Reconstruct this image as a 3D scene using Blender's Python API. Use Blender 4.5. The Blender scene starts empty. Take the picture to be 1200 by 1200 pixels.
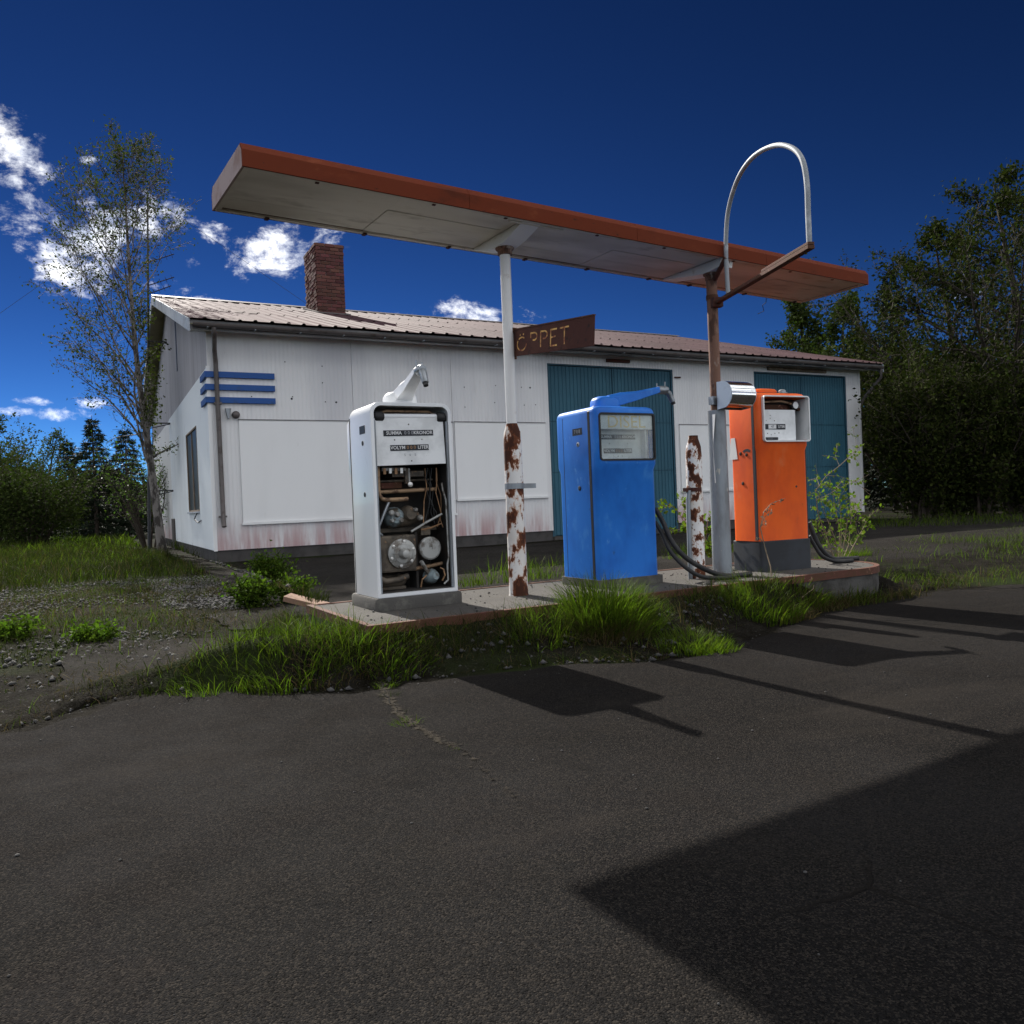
import bpy, bmesh, math, random
import numpy as np
from mathutils import Vector, Matrix
R = math.radians
scn = bpy.context.scene
COL = scn.collection
# ------------------------------------------------------------------ camera
FPX, YAW, PIT, ROL, CH = 931.95, R(27.536), R(-0.637), R(-2.341), 1.05   # focal length in px of a 1200 px picture
_F = Vector((math.sin(YAW)*math.cos(PIT), math.cos(YAW)*math.cos(PIT), math.sin(PIT)))
_r = Vector((math.cos(YAW), -math.sin(YAW), 0)); _u = _r.cross(_F)
_R2 = math.cos(ROL)*_r + math.sin(ROL)*_u
_U2 = -math.sin(ROL)*_r + math.cos(ROL)*_u
cam = bpy.data.cameras.new('camera'); camo = bpy.data.objects.new('camera', cam); COL.objects.link(camo)
M = Matrix((_R2, _U2, -_F)).transposed().to_4x4(); M.translation = (0, 0, CH); camo.matrix_world = M
cam.sensor_width = 36; cam.lens = FPX/1200*36; cam.clip_start = .05; cam.clip_end = 3000
scn.camera = camo
SUNV = Vector((-.08, 1.30, 1.0)).normalized()        # towards the sun
EL = math.asin(SUNV.z); AZ = math.atan2(SUNV.x, SUNV.y)
# ------------------------------------------------------------------ pixel -> direction helpers
def ray(u, v): return _F + _R2*((u-600)/FPX) - _U2*((v-600)/FPX)
O = Vector((0, 0, CH))
def smooth(a, b, x):
    t = min(1, max(0, (x-a)/(b-a))); return t*t*(3-2*t)
def gz(x, y):
    return .12*smooth(4.5, 7.2, y) + .012*math.sin(x*.9+1.3)*math.sin(y*.7) * smooth(0, 3, abs(y-5.7)-.4)
def at_z(u, v, z):
    r = ray(u, v); return O + r*((z-CH)/r.z)
def at_y(u, v, y):
    r = ray(u, v); return O + r*(y/r.y)
def at_x(u, v, x):
    r = ray(u, v); return O + r*(x/r.x)
def ground(u, v):
    z = .1
    for _ in range(25):
        p = at_z(u, v, z); z = .5*z+.5*gz(p.x, p.y)
    p.z = gz(p.x, p.y); return p
# ------------------------------------------------------------------ node helpers
class NT:
    def __init__(s, tree): s.t = tree; s.n = tree.nodes; s.l = tree.links; s.n.clear()
    def add(s, typ, **kw):
        nd = s.n.new(typ)
        for k, v in kw.items(): setattr(nd, k, v)
        return nd
    def put(s, sock, v):
        if hasattr(v, 'is_output'): s.l.new(v, sock)
        elif v is not None: sock.default_value = v
    def m(s, op, a, b=None, c=None, clamp=False):
        nd = s.add('ShaderNodeMath', operation=op, use_clamp=clamp)
        for i, v in enumerate((a, b, c)):
            if v is not None: s.put(nd.inputs[i], v)
        return nd.outputs[0]
    def noise(s, vec, scale, detail=4, rough=.55, dist=0):
        nd = s.add('ShaderNodeTexNoise'); s.put(nd.inputs['Vector'], vec)
        nd.inputs['Scale'].default_value = scale; nd.inputs['Detail'].default_value = detail
        nd.inputs['Roughness'].default_value = rough; nd.inputs['Distortion'].default_value = dist
        return nd.outputs['Fac']
    def ramp(s, x, lo, hi, a=0., b=1.):
        nd = s.add('ShaderNodeMapRange', interpolation_type='SMOOTHSTEP'); s.put(nd.inputs['Value'], x)
        nd.inputs['From Min'].default_value = lo; nd.inputs['From Max'].default_value = hi
        nd.inputs['To Min'].default_value = a; nd.inputs['To Max'].default_value = b
        return nd.outputs[0]
    def mix(s, f, a, b, mode='MIX'):
        nd = s.add('ShaderNodeMix', data_type='RGBA', blend_type=mode)
        s.put(nd.inputs[0], f)
        for i, v in ((6, a), (7, b)):
            if isinstance(v, tuple) and len(v) == 3: v = (*v, 1)
            s.put(nd.inputs[i], v)
        return nd.outputs[2]
    def vscale(s, vec, sc):
        nd = s.add('ShaderNodeVectorMath', operation='MULTIPLY'); s.put(nd.inputs[0], vec); nd.inputs[1].default_value = sc
        return nd.outputs[0]
# ------------------------------------------------------------------ world: Nishita sky with fair-weather cumulus, plus added fill cloud out of view
wld = bpy.data.worlds.new('World'); scn.world = wld; wld.use_nodes = True
w = NT(wld.node_tree)
sky = w.add('ShaderNodeTexSky', sky_type='NISHITA'); sky.sun_disc = False
sky.sun_elevation = EL; sky.sun_rotation = AZ
sky.altitude = 4500; sky.air_density = 1.0; sky.dust_density = .0; sky.ozone_density = 5.0
SKY_STRENGTH = .10
geo = w.add('ShaderNodeTexCoord'); dirv = geo.outputs['Generated']
sep = w.add('ShaderNodeSeparateXYZ'); w.l.new(dirv, sep.inputs[0])
az = w.m('ARCTAN2', sep.outputs[0], sep.outputs[1]); el = w.m('ARCSINE', sep.outputs[2])
comb = w.add('ShaderNodeCombineXYZ'); w.l.new(az, comb.inputs[0]); w.l.new(w.m('MULTIPLY', el, 1.5), comb.inputs[1])
ae = comb.outputs[0]
fbm = w.noise(ae, 17, 9, .70, .2)
def sky_ae(u, v):
    d = ray(u, v).normalized(); return math.atan2(d.x, d.y), math.asin(d.z)
CL = [(8, 172, 52, 40), (-25, 150, 50, 40), (15, 213, 24, 10), (62, 268, 54, 56), (110, 275, 64, 52), (175, 262, 52, 36), (88, 320, 50, 30), (28, 288, 26, 12),
      (103, 186, 12, 6), (195, 340, 28, 13), (215, 306, 18, 13), (312, 298, 46, 30), (345, 278, 60, 22), (372, 268, 30, 10), (258, 273, 24, 13),
      (540, 372, 82, 17), (505, 375, 40, 11), (70, 485, 34, 9), (45, 470, 26, 6), (108, 472, 26, 7), (18, 482, 26, 6), (240, 352, 20, 8),
      (1135, 332, 34, 22)]
field = None
for (u, v, ru, rv) in CL:
    a0, e0 = sky_ae(u, v); a1, _ = sky_ae(u+ru, v); _, e1 = sky_ae(u, v-rv)
    da = w.m('MULTIPLY', w.m('SUBTRACT', az, a0), 1/abs(a1-a0)); de = w.m('MULTIPLY', w.m('SUBTRACT', el, e0), 1/abs(e1-e0))
    q = w.m('SUBTRACT', 1.0, w.m('ADD', w.m('MULTIPLY', da, da), w.m('MULTIPLY', de, de)))
    field = q if field is None else w.m('MAXIMUM', field, q)
field = w.m('MAXIMUM', field, -3.0)
turb = w.m('MULTIPLY', w.m('SUBTRACT', fbm, .52), 8.5)
dens_v = w.ramp(w.m('ADD', field, turb), -.1, 2.6)
# bright unseen cloud cover added outside the view for fill, cleared within it
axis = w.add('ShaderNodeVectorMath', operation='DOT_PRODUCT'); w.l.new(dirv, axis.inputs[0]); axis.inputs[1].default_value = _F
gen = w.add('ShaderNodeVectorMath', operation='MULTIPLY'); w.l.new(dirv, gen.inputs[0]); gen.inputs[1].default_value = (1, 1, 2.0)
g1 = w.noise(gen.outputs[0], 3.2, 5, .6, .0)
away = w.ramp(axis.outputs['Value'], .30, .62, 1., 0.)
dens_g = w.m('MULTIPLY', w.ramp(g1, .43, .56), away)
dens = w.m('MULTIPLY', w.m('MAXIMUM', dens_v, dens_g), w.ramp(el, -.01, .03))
shade = w.ramp(w.noise(ae, 9, 3, .6, .0), .3, .62)
ccol = w.mix(shade, (.27, .31, .39), (.84, .84, .83))
bg1 = w.add('ShaderNodeBackground'); bg1.inputs[1].default_value = SKY_STRENGTH
tint = w.mix(1.0, sky.outputs[0], (.0341, .044, .055), 'MULTIPLY')
gam = w.add('ShaderNodeGamma'); gam.inputs[1].default_value = 2.0; w.l.new(tint, gam.inputs[0])     # the deep, contrasty blue of the photograph, the same law over the whole sky
vsc = w.vscale(gam.outputs[0], (26.5, 17.3, 9.5)); w.l.new(vsc, bg1.inputs[0])
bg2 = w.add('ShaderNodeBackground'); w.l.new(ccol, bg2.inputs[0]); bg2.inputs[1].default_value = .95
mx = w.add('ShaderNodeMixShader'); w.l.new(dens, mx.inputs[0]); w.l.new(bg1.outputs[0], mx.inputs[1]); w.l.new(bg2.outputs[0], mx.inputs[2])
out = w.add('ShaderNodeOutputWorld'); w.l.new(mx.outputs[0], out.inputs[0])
wld.cycles.sampling_method = 'MANUAL'; wld.cycles.sample_map_resolution = 512
# ------------------------------------------------------------------ sun, exposure
sl = bpy.data.lights.new('sun', 'SUN'); sl.energy = 2.8; sl.angle = R(.53); sl.color = (1, .95, .87)
so = bpy.data.objects.new('sun', sl); COL.objects.link(so); so.rotation_euler = SUNV.to_track_quat('Z', 'Y').to_euler(); so.location = (0, 20, 30)
vs = scn.view_settings; vs.view_transform = 'Standard'; vs.look = 'None'; vs.gamma = 1; vs.exposure = 1.55; vs.use_curve_mapping = False
cy = scn.cycles; cy.max_bounces = 5; cy.diffuse_bounces = 2; cy.glossy_bounces = 3; cy.transmission_bounces = 3; cy.transparent_max_bounces = 8; cy.caustics_reflective = False; cy.caustics_refractive = False
# ------------------------------------------------------------------ materials
MATS = {}
def pmat(name, col, rough=.6, metal=0., layers=(), bump=None, spec=.4, rand=0., coat=0., transl=0., stretch=(1, 1, 1), zst=None):
    """base colour + noise layers (scale, colour, lo, hi[, strength]) in world space; rand: value change per mesh island / object"""
    m = bpy.data.materials.new(name); m.use_nodes = True; t = NT(m.node_tree)
    g = t.add('ShaderNodeNewGeometry'); pos = g.outputs['Position']
    if stretch != (1, 1, 1): pos = t.vscale(pos, stretch)
    c = (*col, 1); first = True
    rgh = rough
    for ly in layers:
        sc, c2, lo, hi = ly[:4]; st = ly[4] if len(ly) > 4 else 1.
        f = t.ramp(t.noise(pos, sc, 4, .62, 0), lo, hi, 0, st)
        c = t.mix(f, c, c2)
        if len(ly) > 5: rgh = t.m('ADD', t.m('MULTIPLY', f, ly[5]-rough), rgh)
    if zst:                                   # splash stain near the foot: colour, z where it starts, z where it is full, noise scale
        sz = t.add('ShaderNodeSeparateXYZ'); t.l.new(g.outputs['Position'], sz.inputs[0])
        k = t.m('MULTIPLY', t.ramp(sz.outputs[2], zst[1], zst[2], 0, 1), t.ramp(t.noise(pos, zst[3], 5, .6), .30, .62))
        c = t.mix(k, c, zst[0])
    if rand:
        rn = g.outputs['Random Per Island']; oi = t.add('ShaderNodeObjectInfo').outputs['Random']
        rv = t.m('FRACT', t.m('ADD', rn, oi))
        v = t.m('ADD', t.m('MULTIPLY', rv, 2*rand), 1-rand)
        hs = t.add('ShaderNodeHueSaturation'); t.put(hs.inputs['Color'], c); t.put(hs.inputs['Value'], v)
        t.put(hs.inputs['Hue'], t.m('ADD', .5, t.m('MULTIPLY', t.m('SUBTRACT', t.m('FRACT', t.m('MULTIPLY', rv, 7.3)), .5), rand*.10)))
        c = hs.outputs[0]
    b = t.add('ShaderNodeBsdfPrincipled'); t.put(b.inputs['Base Color'], c); t.put(b.inputs['Roughness'], rgh)
    b.inputs['Metallic'].default_value = metal; b.inputs['Specular IOR Level'].default_value = spec
    b.inputs['Coat Weight'].default_value = coat
    if bump:
        bn = t.add('ShaderNodeBump'); bn.inputs['Strength'].default_value = bump[1]; bn.inputs['Distance'].default_value = bump[2] if len(bump) > 2 else .01
        t.put(bn.inputs['Height'], t.noise(pos, bump[0], 2, .6)); t.l.new(bn.outputs[0], b.inputs['Normal'])
    sh = b.outputs[0]
    if transl:
        tr = t.add('ShaderNodeBsdfTranslucent'); t.put(tr.inputs[0], t.mix(1., c, (1.0, 1.25, .55), 'MULTIPLY'))
        ms = t.add('ShaderNodeMixShader'); ms.inputs[0].default_value = transl; t.l.new(sh, ms.inputs[1]); t.l.new(tr.outputs[0], ms.inputs[2]); sh = ms.outputs[0]
    o = t.add('ShaderNodeOutputMaterial'); t.l.new(sh, o.inputs[0]); MATS[name] = m
    return m
RUST = (.14, .045, .018); RUSTD = (.060, .020, .011); DIRT = (.09, .075, .055)
pmat('siding', (.78, .775, .77), .55, layers=[(.8, (.52, .52, .55), .45, .75, .6), (5, (.52, .47, .43), .62, .78, .35), (22, (.5, .44, .38), .66, .78, .4)], stretch=(1, 1, .12), zst=((.50, .34, .34), 1.1, .40, 5))
pmat('siding_gable', (.82, .86, .89), .5, layers=[(.9, (.60, .64, .67), .45, .75, .6), (9, (.42, .42, .40), .64, .8, .5)], stretch=(1, 1, .16))
pmat('gable_board', (.42, .41, .44), .65, layers=[(1.5, (.32, .31, .33), .42, .7)], stretch=(1, 1, .15))
pmat('board_white', (.84, .84, .83), .5, layers=[(1.1, (.80, .80, .79), .45, .7), (9, (.62, .60, .57), .66, .80, .35), (40, (.5, .45, .4), .74, .80, .5)], stretch=(1, 1, .25))
pmat('plinth', (.07, .065, .062), .85, layers=[(3, (.04, .037, .035), .4, .7)], bump=(30, .4))
pmat('door_blue', (.030, .115, .165), .65, layers=[(1.2, (.022, .085, .125), .4, .7), (12, (.045, .12, .15), .62, .8, .6)], stretch=(1, 1, .2))
pmat('door_edge', (.02, .075, .11), .6)
pmat('roof_metal', (.092, .053, .058), .68, layers=[(.7, (.070, .040, .044), .4, .7), (5, (.16, .115, .12), .58, .75, .7), (16, (.11, .06, .05), .66, .8, .7)], rand=.10, spec=.04)
pmat('fascia_grey', (.17, .165, .165), .7, layers=[(3, (.30, .29, .28), .5, .7), (9, (.08, .075, .07), .6, .75)], stretch=(.3, 1, 1))
pmat('barge', (.40, .44, .50), .6, layers=[(4, (.28, .30, .33), .5, .68), (12, (.6, .62, .64), .62, .72)])
pmat('soffit', (.30, .27, .17), .8, layers=[(2, (.22, .2, .13), .4, .7)])
pmat('gutter', (.12, .105, .10), .45, metal=.3, layers=[(6, (.07, .055, .05), .5, .7)])
pmat('brick', (.115, .042, .034), .9, layers=[(22, (.10, .045, .04), .45, .7), (50, (.25, .14, .11), .62, .75, .6)], rand=.35, bump=(60, .5))
pmat('mortar', (.30, .27, .25), .95, layers=[(18, (.2, .18, .165), .4, .7)], bump=(80, .5))
pmat('stripe_blue', (.018, .085, .30), .65, layers=[(5, (.03, .07, .17), .55, .72)])
pmat('dark_glass', (.02, .022, .022), .35, spec=.6, layers=[(2.5, (.05, .055, .055), .4, .7)])
pmat('wood_old', (.16, .12, .085), .85, layers=[(9, (.26, .2, .15), .45, .7), (30, (.08, .06, .045), .6, .75)], stretch=(1, 1, .3), bump=(60, .4))
pmat('plank_red', (.28, .17, .115), .85, layers=[(12, (.16, .10, .075), .45, .7)], bump=(70, .5))
pmat('canopy_red', (.150, .034, .016), .8, layers=[(1.6, (.15, .032, .014), .42, .66), (8, (.21, .056, .024), .6, .75, .7), (3.5, (.085, .024, .014), .56, .72, .75), (26, (.05, .022, .016), .64, .74, .85)], stretch=(.5, 1, 1.3), spec=.08)
pmat('canopy_end', (.36, .27, .25), .6, layers=[(5, (.25, .15, .12), .5, .7)])
pmat('canopy_top', (.12, .075, .07), .8, layers=[(2, (.2, .11, .08), .4, .7)])
pmat('canopy_soffit', (.74, .69, .61), .7, layers=[(1.1, (.50, .45, .38), .4, .64), (2.7, (.42, .25, .09), .62, .76, .9), (7, (.36, .31, .25), .55, .75, .6)], stretch=(.35, 1, 1))
pmat('white_post', (.78, .77, .76), .45, layers=[(7, (.5, .42, .35), .62, .74, .7), (13, RUST, .70, .74)])
pmat('sleeve_rust', (.76, .74, .72), .5, layers=[(3, (.62, .55, .48), .42, .68, .6), (8.5, (.46, .20, .08), .455, .520, .75), (8.5, (.15, .048, .020), .505, .520, 1., .95), (8.5, RUSTD, .53, .60), (34, (.13, .043, .018), .58, .66), (21, (.42, .21, .10), .66, .70, .8)], stretch=(1, 1, .62), bump=(40, .35, .004))
pmat('bollard_rust', (.78, .77, .76), .5, layers=[(3, (.64, .58, .50), .42, .68, .6), (10, (.44, .19, .08), .47, .525, .75), (10, (.14, .045, .020), .510, .525, 1., .95), (10, RUSTD, .54, .60), (34, (.13, .043, .018), .60, .66), (22, (.42, .21, .10), .66, .70, .8)], stretch=(1, 1, .7), bump=(40, .3, .004))
pmat('rust_steel', (.085, .036, .018), .85, layers=[(9, (.10, .035, .022), .42, .6), (24, (.30, .16, .10), .62, .72)], bump=(70, .4, .004))
pmat('rust_dark', (.068, .021, .015), .85, layers=[(4, (.085, .030, .02), .45, .65), (20, (.03, .014, .012), .55, .7)], bump=(60, .35, .004))
pmat('rust_post', (.20, .10, .065), .7, layers=[(6, (.42, .36, .30), .55, .64), (11, (.08, .035, .022), .5, .62)], stretch=(1, 1, .4))
pmat('galv', (.33, .35, .37), .42, metal=.75, layers=[(9, (.22, .235, .25), .45, .65), (26, (.45, .44, .42), .62, .75, .6)])
pmat('galv_dull', (.30, .33, .36), .55, metal=.35, layers=[(5, (.20, .21, .22), .45, .7), (14, (.52, .49, .44), .66, .72, .9), (8, (.20, .17, .09), .68, .76, .7)], stretch=(1, 1, .35))
pmat('arch_pipe', (.27, .29, .31), .55, metal=.2, layers=[(9, (.42, .44, .46), .5, .7)])
pmat('chrome', (.72, .73, .74), .10, metal=1., layers=[(12, (.6, .6, .6), .5, .7)])
pmat('chrome_cap', (.48, .54, .62), .42, metal=.25, layers=[(9, (.40, .45, .52), .5, .7)])
pmat('concrete', (.068, .062, .055), .95, layers=[(3, (.055, .050, .045), .4, .65), (40, (.14, .13, .12), .58, .75, .7)], bump=(120, .7, .006))
pmat('concrete_side', (.085, .081, .075), .95, layers=[(4, (.04, .036, .032), .4, .65)], bump=(60, .6, .008))
pmat('pump_white', (.86, .87, .88), .32, coat=.3, layers=[(2, (.80, .81, .82), .45, .7), (9, (.62, .60, .57), .66, .8, .4), (40, (.45, .30, .2), .74, .77, .8)], stretch=(1, 1, .5))
pmat('dial_white', (.86, .87, .87), .4, layers=[(5, (.70, .71, .71), .45, .7), (30, (.45, .42, .38), .70, .76, .6)])
pmat('pump_blue', (.022, .185, .66), .45, coat=.05, spec=.25, layers=[(2.2, (.015, .13, .52), .42, .68), (5, (.08, .31, .76), .56, .76, .55), (13, (.16, .40, .78), .64, .74, .45), (11, (.03, .07, .15), .66, .78, .6), (60, (.35, .45, .6), .72, .76, .8), (45, (.06, .035, .025), .75, .78, .8)], stretch=(1, 1, .6), bump=(7, .06, .02))
pmat('pump_orange', (.90, .135, .016), .45, coat=.05, spec=.25, layers=[(2.6, (.76, .10, .017), .42, .68), (6, (.80, .20, .07), .55, .74, .6), (12, (.42, .09, .03), .66, .78, .5), (55, (.30, .08, .03), .72, .76, .8), (38, (.75, .45, .32), .74, .77, .8)], stretch=(1, 1, .6), bump=(6, .06, .02))
pmat('rubber', (.016, .016, .017), .6, layers=[(9, (.035, .034, .033), .5, .7)])
pmat('base_dark', (.030, .034, .042), .6, layers=[(6, (.055, .055, .055), .5, .68), (3, (.022, .024, .028), .4, .6)])
pmat('base_grey', (.075, .07, .064), .85, layers=[(9, (.12, .115, .10), .5, .68)], bump=(80, .4))
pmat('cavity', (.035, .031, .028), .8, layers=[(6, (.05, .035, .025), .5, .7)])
pmat('iron_dirty', (.15, .122, .092), .6, metal=.35, layers=[(9, (.065, .054, .043), .42, .62), (18, (.30, .18, .10), .6, .72)], bump=(50, .4, .004))
pmat('iron_grey', (.42, .42, .40), .5, metal=.4, layers=[(12, (.14, .12, .10), .45, .65), (30, (.36, .36, .34), .6, .75)])
pmat('iron_blue', (.26, .32, .34), .5, metal=.3, layers=[(12, (.10, .085, .065), .45, .62)])
pmat('pipe_rust', (.38, .25, .15), .6, metal=.3, layers=[(14, (.12, .07, .045), .45, .65)])
pmat('copper', (.33, .19, .10), .5, metal=.5, layers=[(20, (.2, .12, .07), .5, .7)])
pmat('bolt', (.72, .70, .66), .35, metal=.6)
pmat('tube_lamp', (.85, .86, .87), .25)
pmat('label_black', (.020, .022, .028), .5)
pmat('print_white', (.72, .72, .72), .5)
pmat('print_grey', (.30, .31, .33), .5)
pmat('plastic_grey', (.45, .46, .47), .5)
pmat('disel_paper', (.78, .82, .86), .6, layers=[(9, (.68, .71, .75), .45, .7)])
pmat('disel_yellow', (.80, .62, .28), .6, layers=[(30, (.74, .64, .42), .5, .65)])
pmat('sign_yellow', (.80, .46, .13), .6, layers=[(18, (.32, .10, .04), .44, .60)])
pmat('wire', (.025, .025, .025), .6)
pmat('antenna', (.045, .045, .048), .5, metal=.4)
pmat('sticker', (.80, .79, .77), .5)
# thin pane of glass: a see-through sheet with a fresnel reflection
def glass_mat(name, alpha=.06):
    m = bpy.data.materials.new(name); m.use_nodes = True; t = NT(m.node_tree)
    tr = t.add('ShaderNodeBsdfTransparent'); tr.inputs[0].default_value = (.90, .93, .92, 1)
    gl = t.add('ShaderNodeBsdfGlossy'); gl.inputs['Roughness'].default_value = .04
    df = t.add('ShaderNodeBsdfDiffuse'); df.inputs[0].default_value = (.6, .6, .58, 1)
    fr = t.add('ShaderNodeFresnel'); fr.inputs[0].default_value = 1.45
    a = t.add('ShaderNodeMixShader'); t.l.new(t.m('MULTIPLY', fr.outputs[0], .55), a.inputs[0]); t.l.new(tr.outputs[0], a.inputs[1]); t.l.new(gl.outputs[0], a.inputs[2])
    g = t.add('ShaderNodeNewGeometry')
    b = t.add('ShaderNodeMixShader'); t.l.new(t.ramp(t.noise(g.outputs['Position'], 8, 5), .4, .8, alpha*.5, alpha*3), b.inputs[0]); t.l.new(a.outputs[0], b.inputs[1]); t.l.new(df.outputs[0], b.inputs[2])
    o = t.add('ShaderNodeOutputMaterial'); t.l.new(b.outputs[0], o.inputs[0]); MATS[name] = m
glass_mat('pane_glass')
# ------------------------------------------------------------------ mesh helpers
class MB:
    def __init__(s): s.v = []; s.f = []
    def add(s, vs, fs):
        o = len(s.v); s.v += [tuple(p) for p in vs]; s.f += [tuple(i+o for i in f) for f in fs]; return s
    def box(s, x0, x1, y0, y1, z0, z1):
        return s.add([(x0, y0, z0), (x1, y0, z0), (x1, y1, z0), (x0, y1, z0), (x0, y0, z1), (x1, y0, z1), (x1, y1, z1), (x0, y1, z1)],
                     [(0, 3, 2, 1), (4, 5, 6, 7), (0, 1, 5, 4), (1, 2, 6, 5), (2, 3, 7, 6), (3, 0, 4, 7)])
    def tube(s, path, rad, n=10, cap=True):
        P = [Vector(p) for p in path]; rs = rad if isinstance(rad, (list, tuple)) else [rad]*len(P)
        t0 = (P[1]-P[0]).normalized(); a = t0.orthogonal().normalized(); vs = []; fs = []
        for i, p in enumerate(P):
            if i == 0: t = (P[1]-P[0])
            elif i == len(P)-1: t = P[-1]-P[-2]
            else: t = (P[i+1]-P[i]).normalized()+(P[i]-P[i-1]).normalized()
            t.normalize(); a = (a-t*a.dot(t)).normalized(); b = t.cross(a)
            for k in range(n):
                th = 2*math.pi*k/n; vs.append(p+(a*math.cos(th)+b*math.sin(th))*rs[i])
        for i in range(len(P)-1):
            for k in range(n):
                k2 = (k+1) % n; fs.append((i*n+k, i*n+k2, (i+1)*n+k2, (i+1)*n+k))
        if cap: fs.append(tuple(range(n-1, -1, -1))); fs.append(tuple((len(P)-1)*n+k for k in range(n)))
        return s.add(vs, fs)
    def lathe(s, org, axis, prof, n=20):          # prof: (distance along axis, radius)
        ax = Vector(axis).normalized(); a = ax.orthogonal().normalized(); b = ax.cross(a); o = Vector(org); vs = []; fs = []
        for (h, r) in prof:
            for k in range(n):
                th = 2*math.pi*k/n; vs.append(o+ax*h+(a*math.cos(th)+b*math.sin(th))*r)
        for i in range(len(prof)-1):
            for k in range(n):
                k2 = (k+1) % n; fs.append((i*n+k, i*n+k2, (i+1)*n+k2, (i+1)*n+k))
        fs.append(tuple(range(n-1, -1, -1))); fs.append(tuple((len(prof)-1)*n+k for k in range(n)))
        return s.add(vs, fs)
    def prism(s, poly, axis, a0, a1):             # polygon in the two other axes, extruded along axis
        def P(q, a):
            return {'x': (a, q[0], q[1]), 'y': (q[0], a, q[1]), 'z': (q[0], q[1], a)}[axis]
        n = len(poly); vs = [P(q, a0) for q in poly]+[P(q, a1) for q in poly]
        fs = [tuple(range(n-1, -1, -1)), tuple(range(n, 2*n))]+[(i, (i+1) % n, n+(i+1) % n, n+i) for i in range(n)]
        return s.add(vs, fs)
    def loft(s, levels, k=5):                     # (z, x0, x1, y0, y1, r) rounded rectangles
        vs = []; fs = []; n = 4*(k+1)
        for (z, x0, x1, y0, y1, r) in levels:
            r = max(1e-4, min(r, (x1-x0)/2.01, (y1-y0)/2.01))
            for (cx, cy, t0) in ((x1-r, y1-r, 0), (x0+r, y1-r, 90), (x0+r, y0+r, 180), (x1-r, y0+r, 270)):
                for j in range(k+1):
                    th = R(t0+90*j/k); vs.append((cx+r*math.cos(th), cy+r*math.sin(th), z))
        L = len(levels)
        for i in range(L-1):
            for j in range(n):
                j2 = (j+1) % n; fs.append((i*n+j, i*n+j2, (i+1)*n+j2, (i+1)*n+j))
        fs.append(tuple(range(n-1, -1, -1))); fs.append(tuple((L-1)*n+j for j in range(n)))
        return s.add(vs, fs)
    def mesh(s, name, fix=True, bev=0, seg=2, ang=40):
        me = bpy.data.meshes.new(name); me.from_pydata(s.v, [], s.f)
        if fix or bev:
            bm = bmesh.new(); bm.from_mesh(me)
            if bev:
                bmesh.ops.remove_doubles(bm, verts=bm.verts, dist=1e-5)
            bmesh.ops.recalc_face_normals(bm, faces=bm.faces)
            if bev:
                es = [e for e in bm.edges if len(e.link_faces) == 2 and e.calc_face_angle(0) > R(ang)]
                bmesh.ops.bevel(bm, geom=es, offset=bev, segments=seg, profile=.6, affect='EDGES', clamp_overlap=True)
            bm.to_mesh(me); bm.free()
        return me
def smooth_mesh(me, ang=35):
    me.polygons.foreach_set('use_smooth', [True]*len(me.polygons))
    bm = bmesh.new(); bm.from_mesh(me)
    for e in bm.edges:
        e.smooth = not (len(e.link_faces) == 2 and e.calc_face_angle(0) > R(ang))
    bm.to_mesh(me); bm.free(); me.update()
def link(name, me, mat=None, parent=None, loc=None, rot=None):
    o = bpy.data.objects.new(name, me); COL.objects.link(o)
    if mat is not None and me is not None and not me.materials: me.materials.append(MATS[mat] if isinstance(mat, str) else mat)
    if parent is not None: o.parent = parent
    if loc is not None: o.location = loc
    if rot is not None: o.rotation_euler = rot
    return o
def obj(name, mb, mat, parent=None, bev=0, sm=None, seg=2, loc=None, rot=None):
    me = mb.mesh(name, bev=bev, seg=seg)
    if sm: smooth_mesh(me, sm)
    return link(name, me, mat, parent, loc, rot)
def tag(o, label=None, cat=None, group=None, kind=None):
    if label: o['label'] = label
    if cat: o['category'] = cat
    if group: o['group'] = group
    if kind: o['kind'] = kind
    return o
def thing(name, label, cat, loc=(0, 0, 0), rz=0, group=None):
    o = bpy.data.objects.new(name, None); COL.objects.link(o); o.location = loc; o.rotation_euler = (0, 0, rz)
    o.empty_display_size = .2
    return tag(o, label, cat, group)
def boolcut(me, cutters):
    """mesh difference evaluated once; the helpers are removed again"""
    a = bpy.data.objects.new('tmp_a', me); COL.objects.link(a); hs = []
    for c in cutters:
        h = bpy.data.objects.new('tmp_c', c); COL.objects.link(h); hs.append(h)
        md = a.modifiers.new('b', 'BOOLEAN'); md.operation = 'DIFFERENCE'; md.object = h; md.solver = 'EXACT'
    dg = bpy.context.evaluated_depsgraph_get(); dg.update()
    r = bpy.data.meshes.new_from_object(a.evaluated_get(dg), depsgraph=dg)
    for h in hs+[a]: bpy.data.objects.remove(h)
    return r
def text_mesh(s, size, ext=.001, bold=0.):
    c = bpy.data.curves.new('txt', 'FONT'); c.body = s; c.size = size; c.extrude = ext; c.align_x = 'CENTER'; c.align_y = 'CENTER'; c.offset = bold; c.resolution_u = 3
    o = bpy.data.objects.new('tmp_t', c); COL.objects.link(o)
    dg = bpy.context.evaluated_depsgraph_get(); dg.update()
    me = bpy.data.meshes.new_from_object(o.evaluated_get(dg), depsgraph=dg); bpy.data.objects.remove(o); bpy.data.curves.remove(c)
    me.materials.clear(); return me
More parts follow.
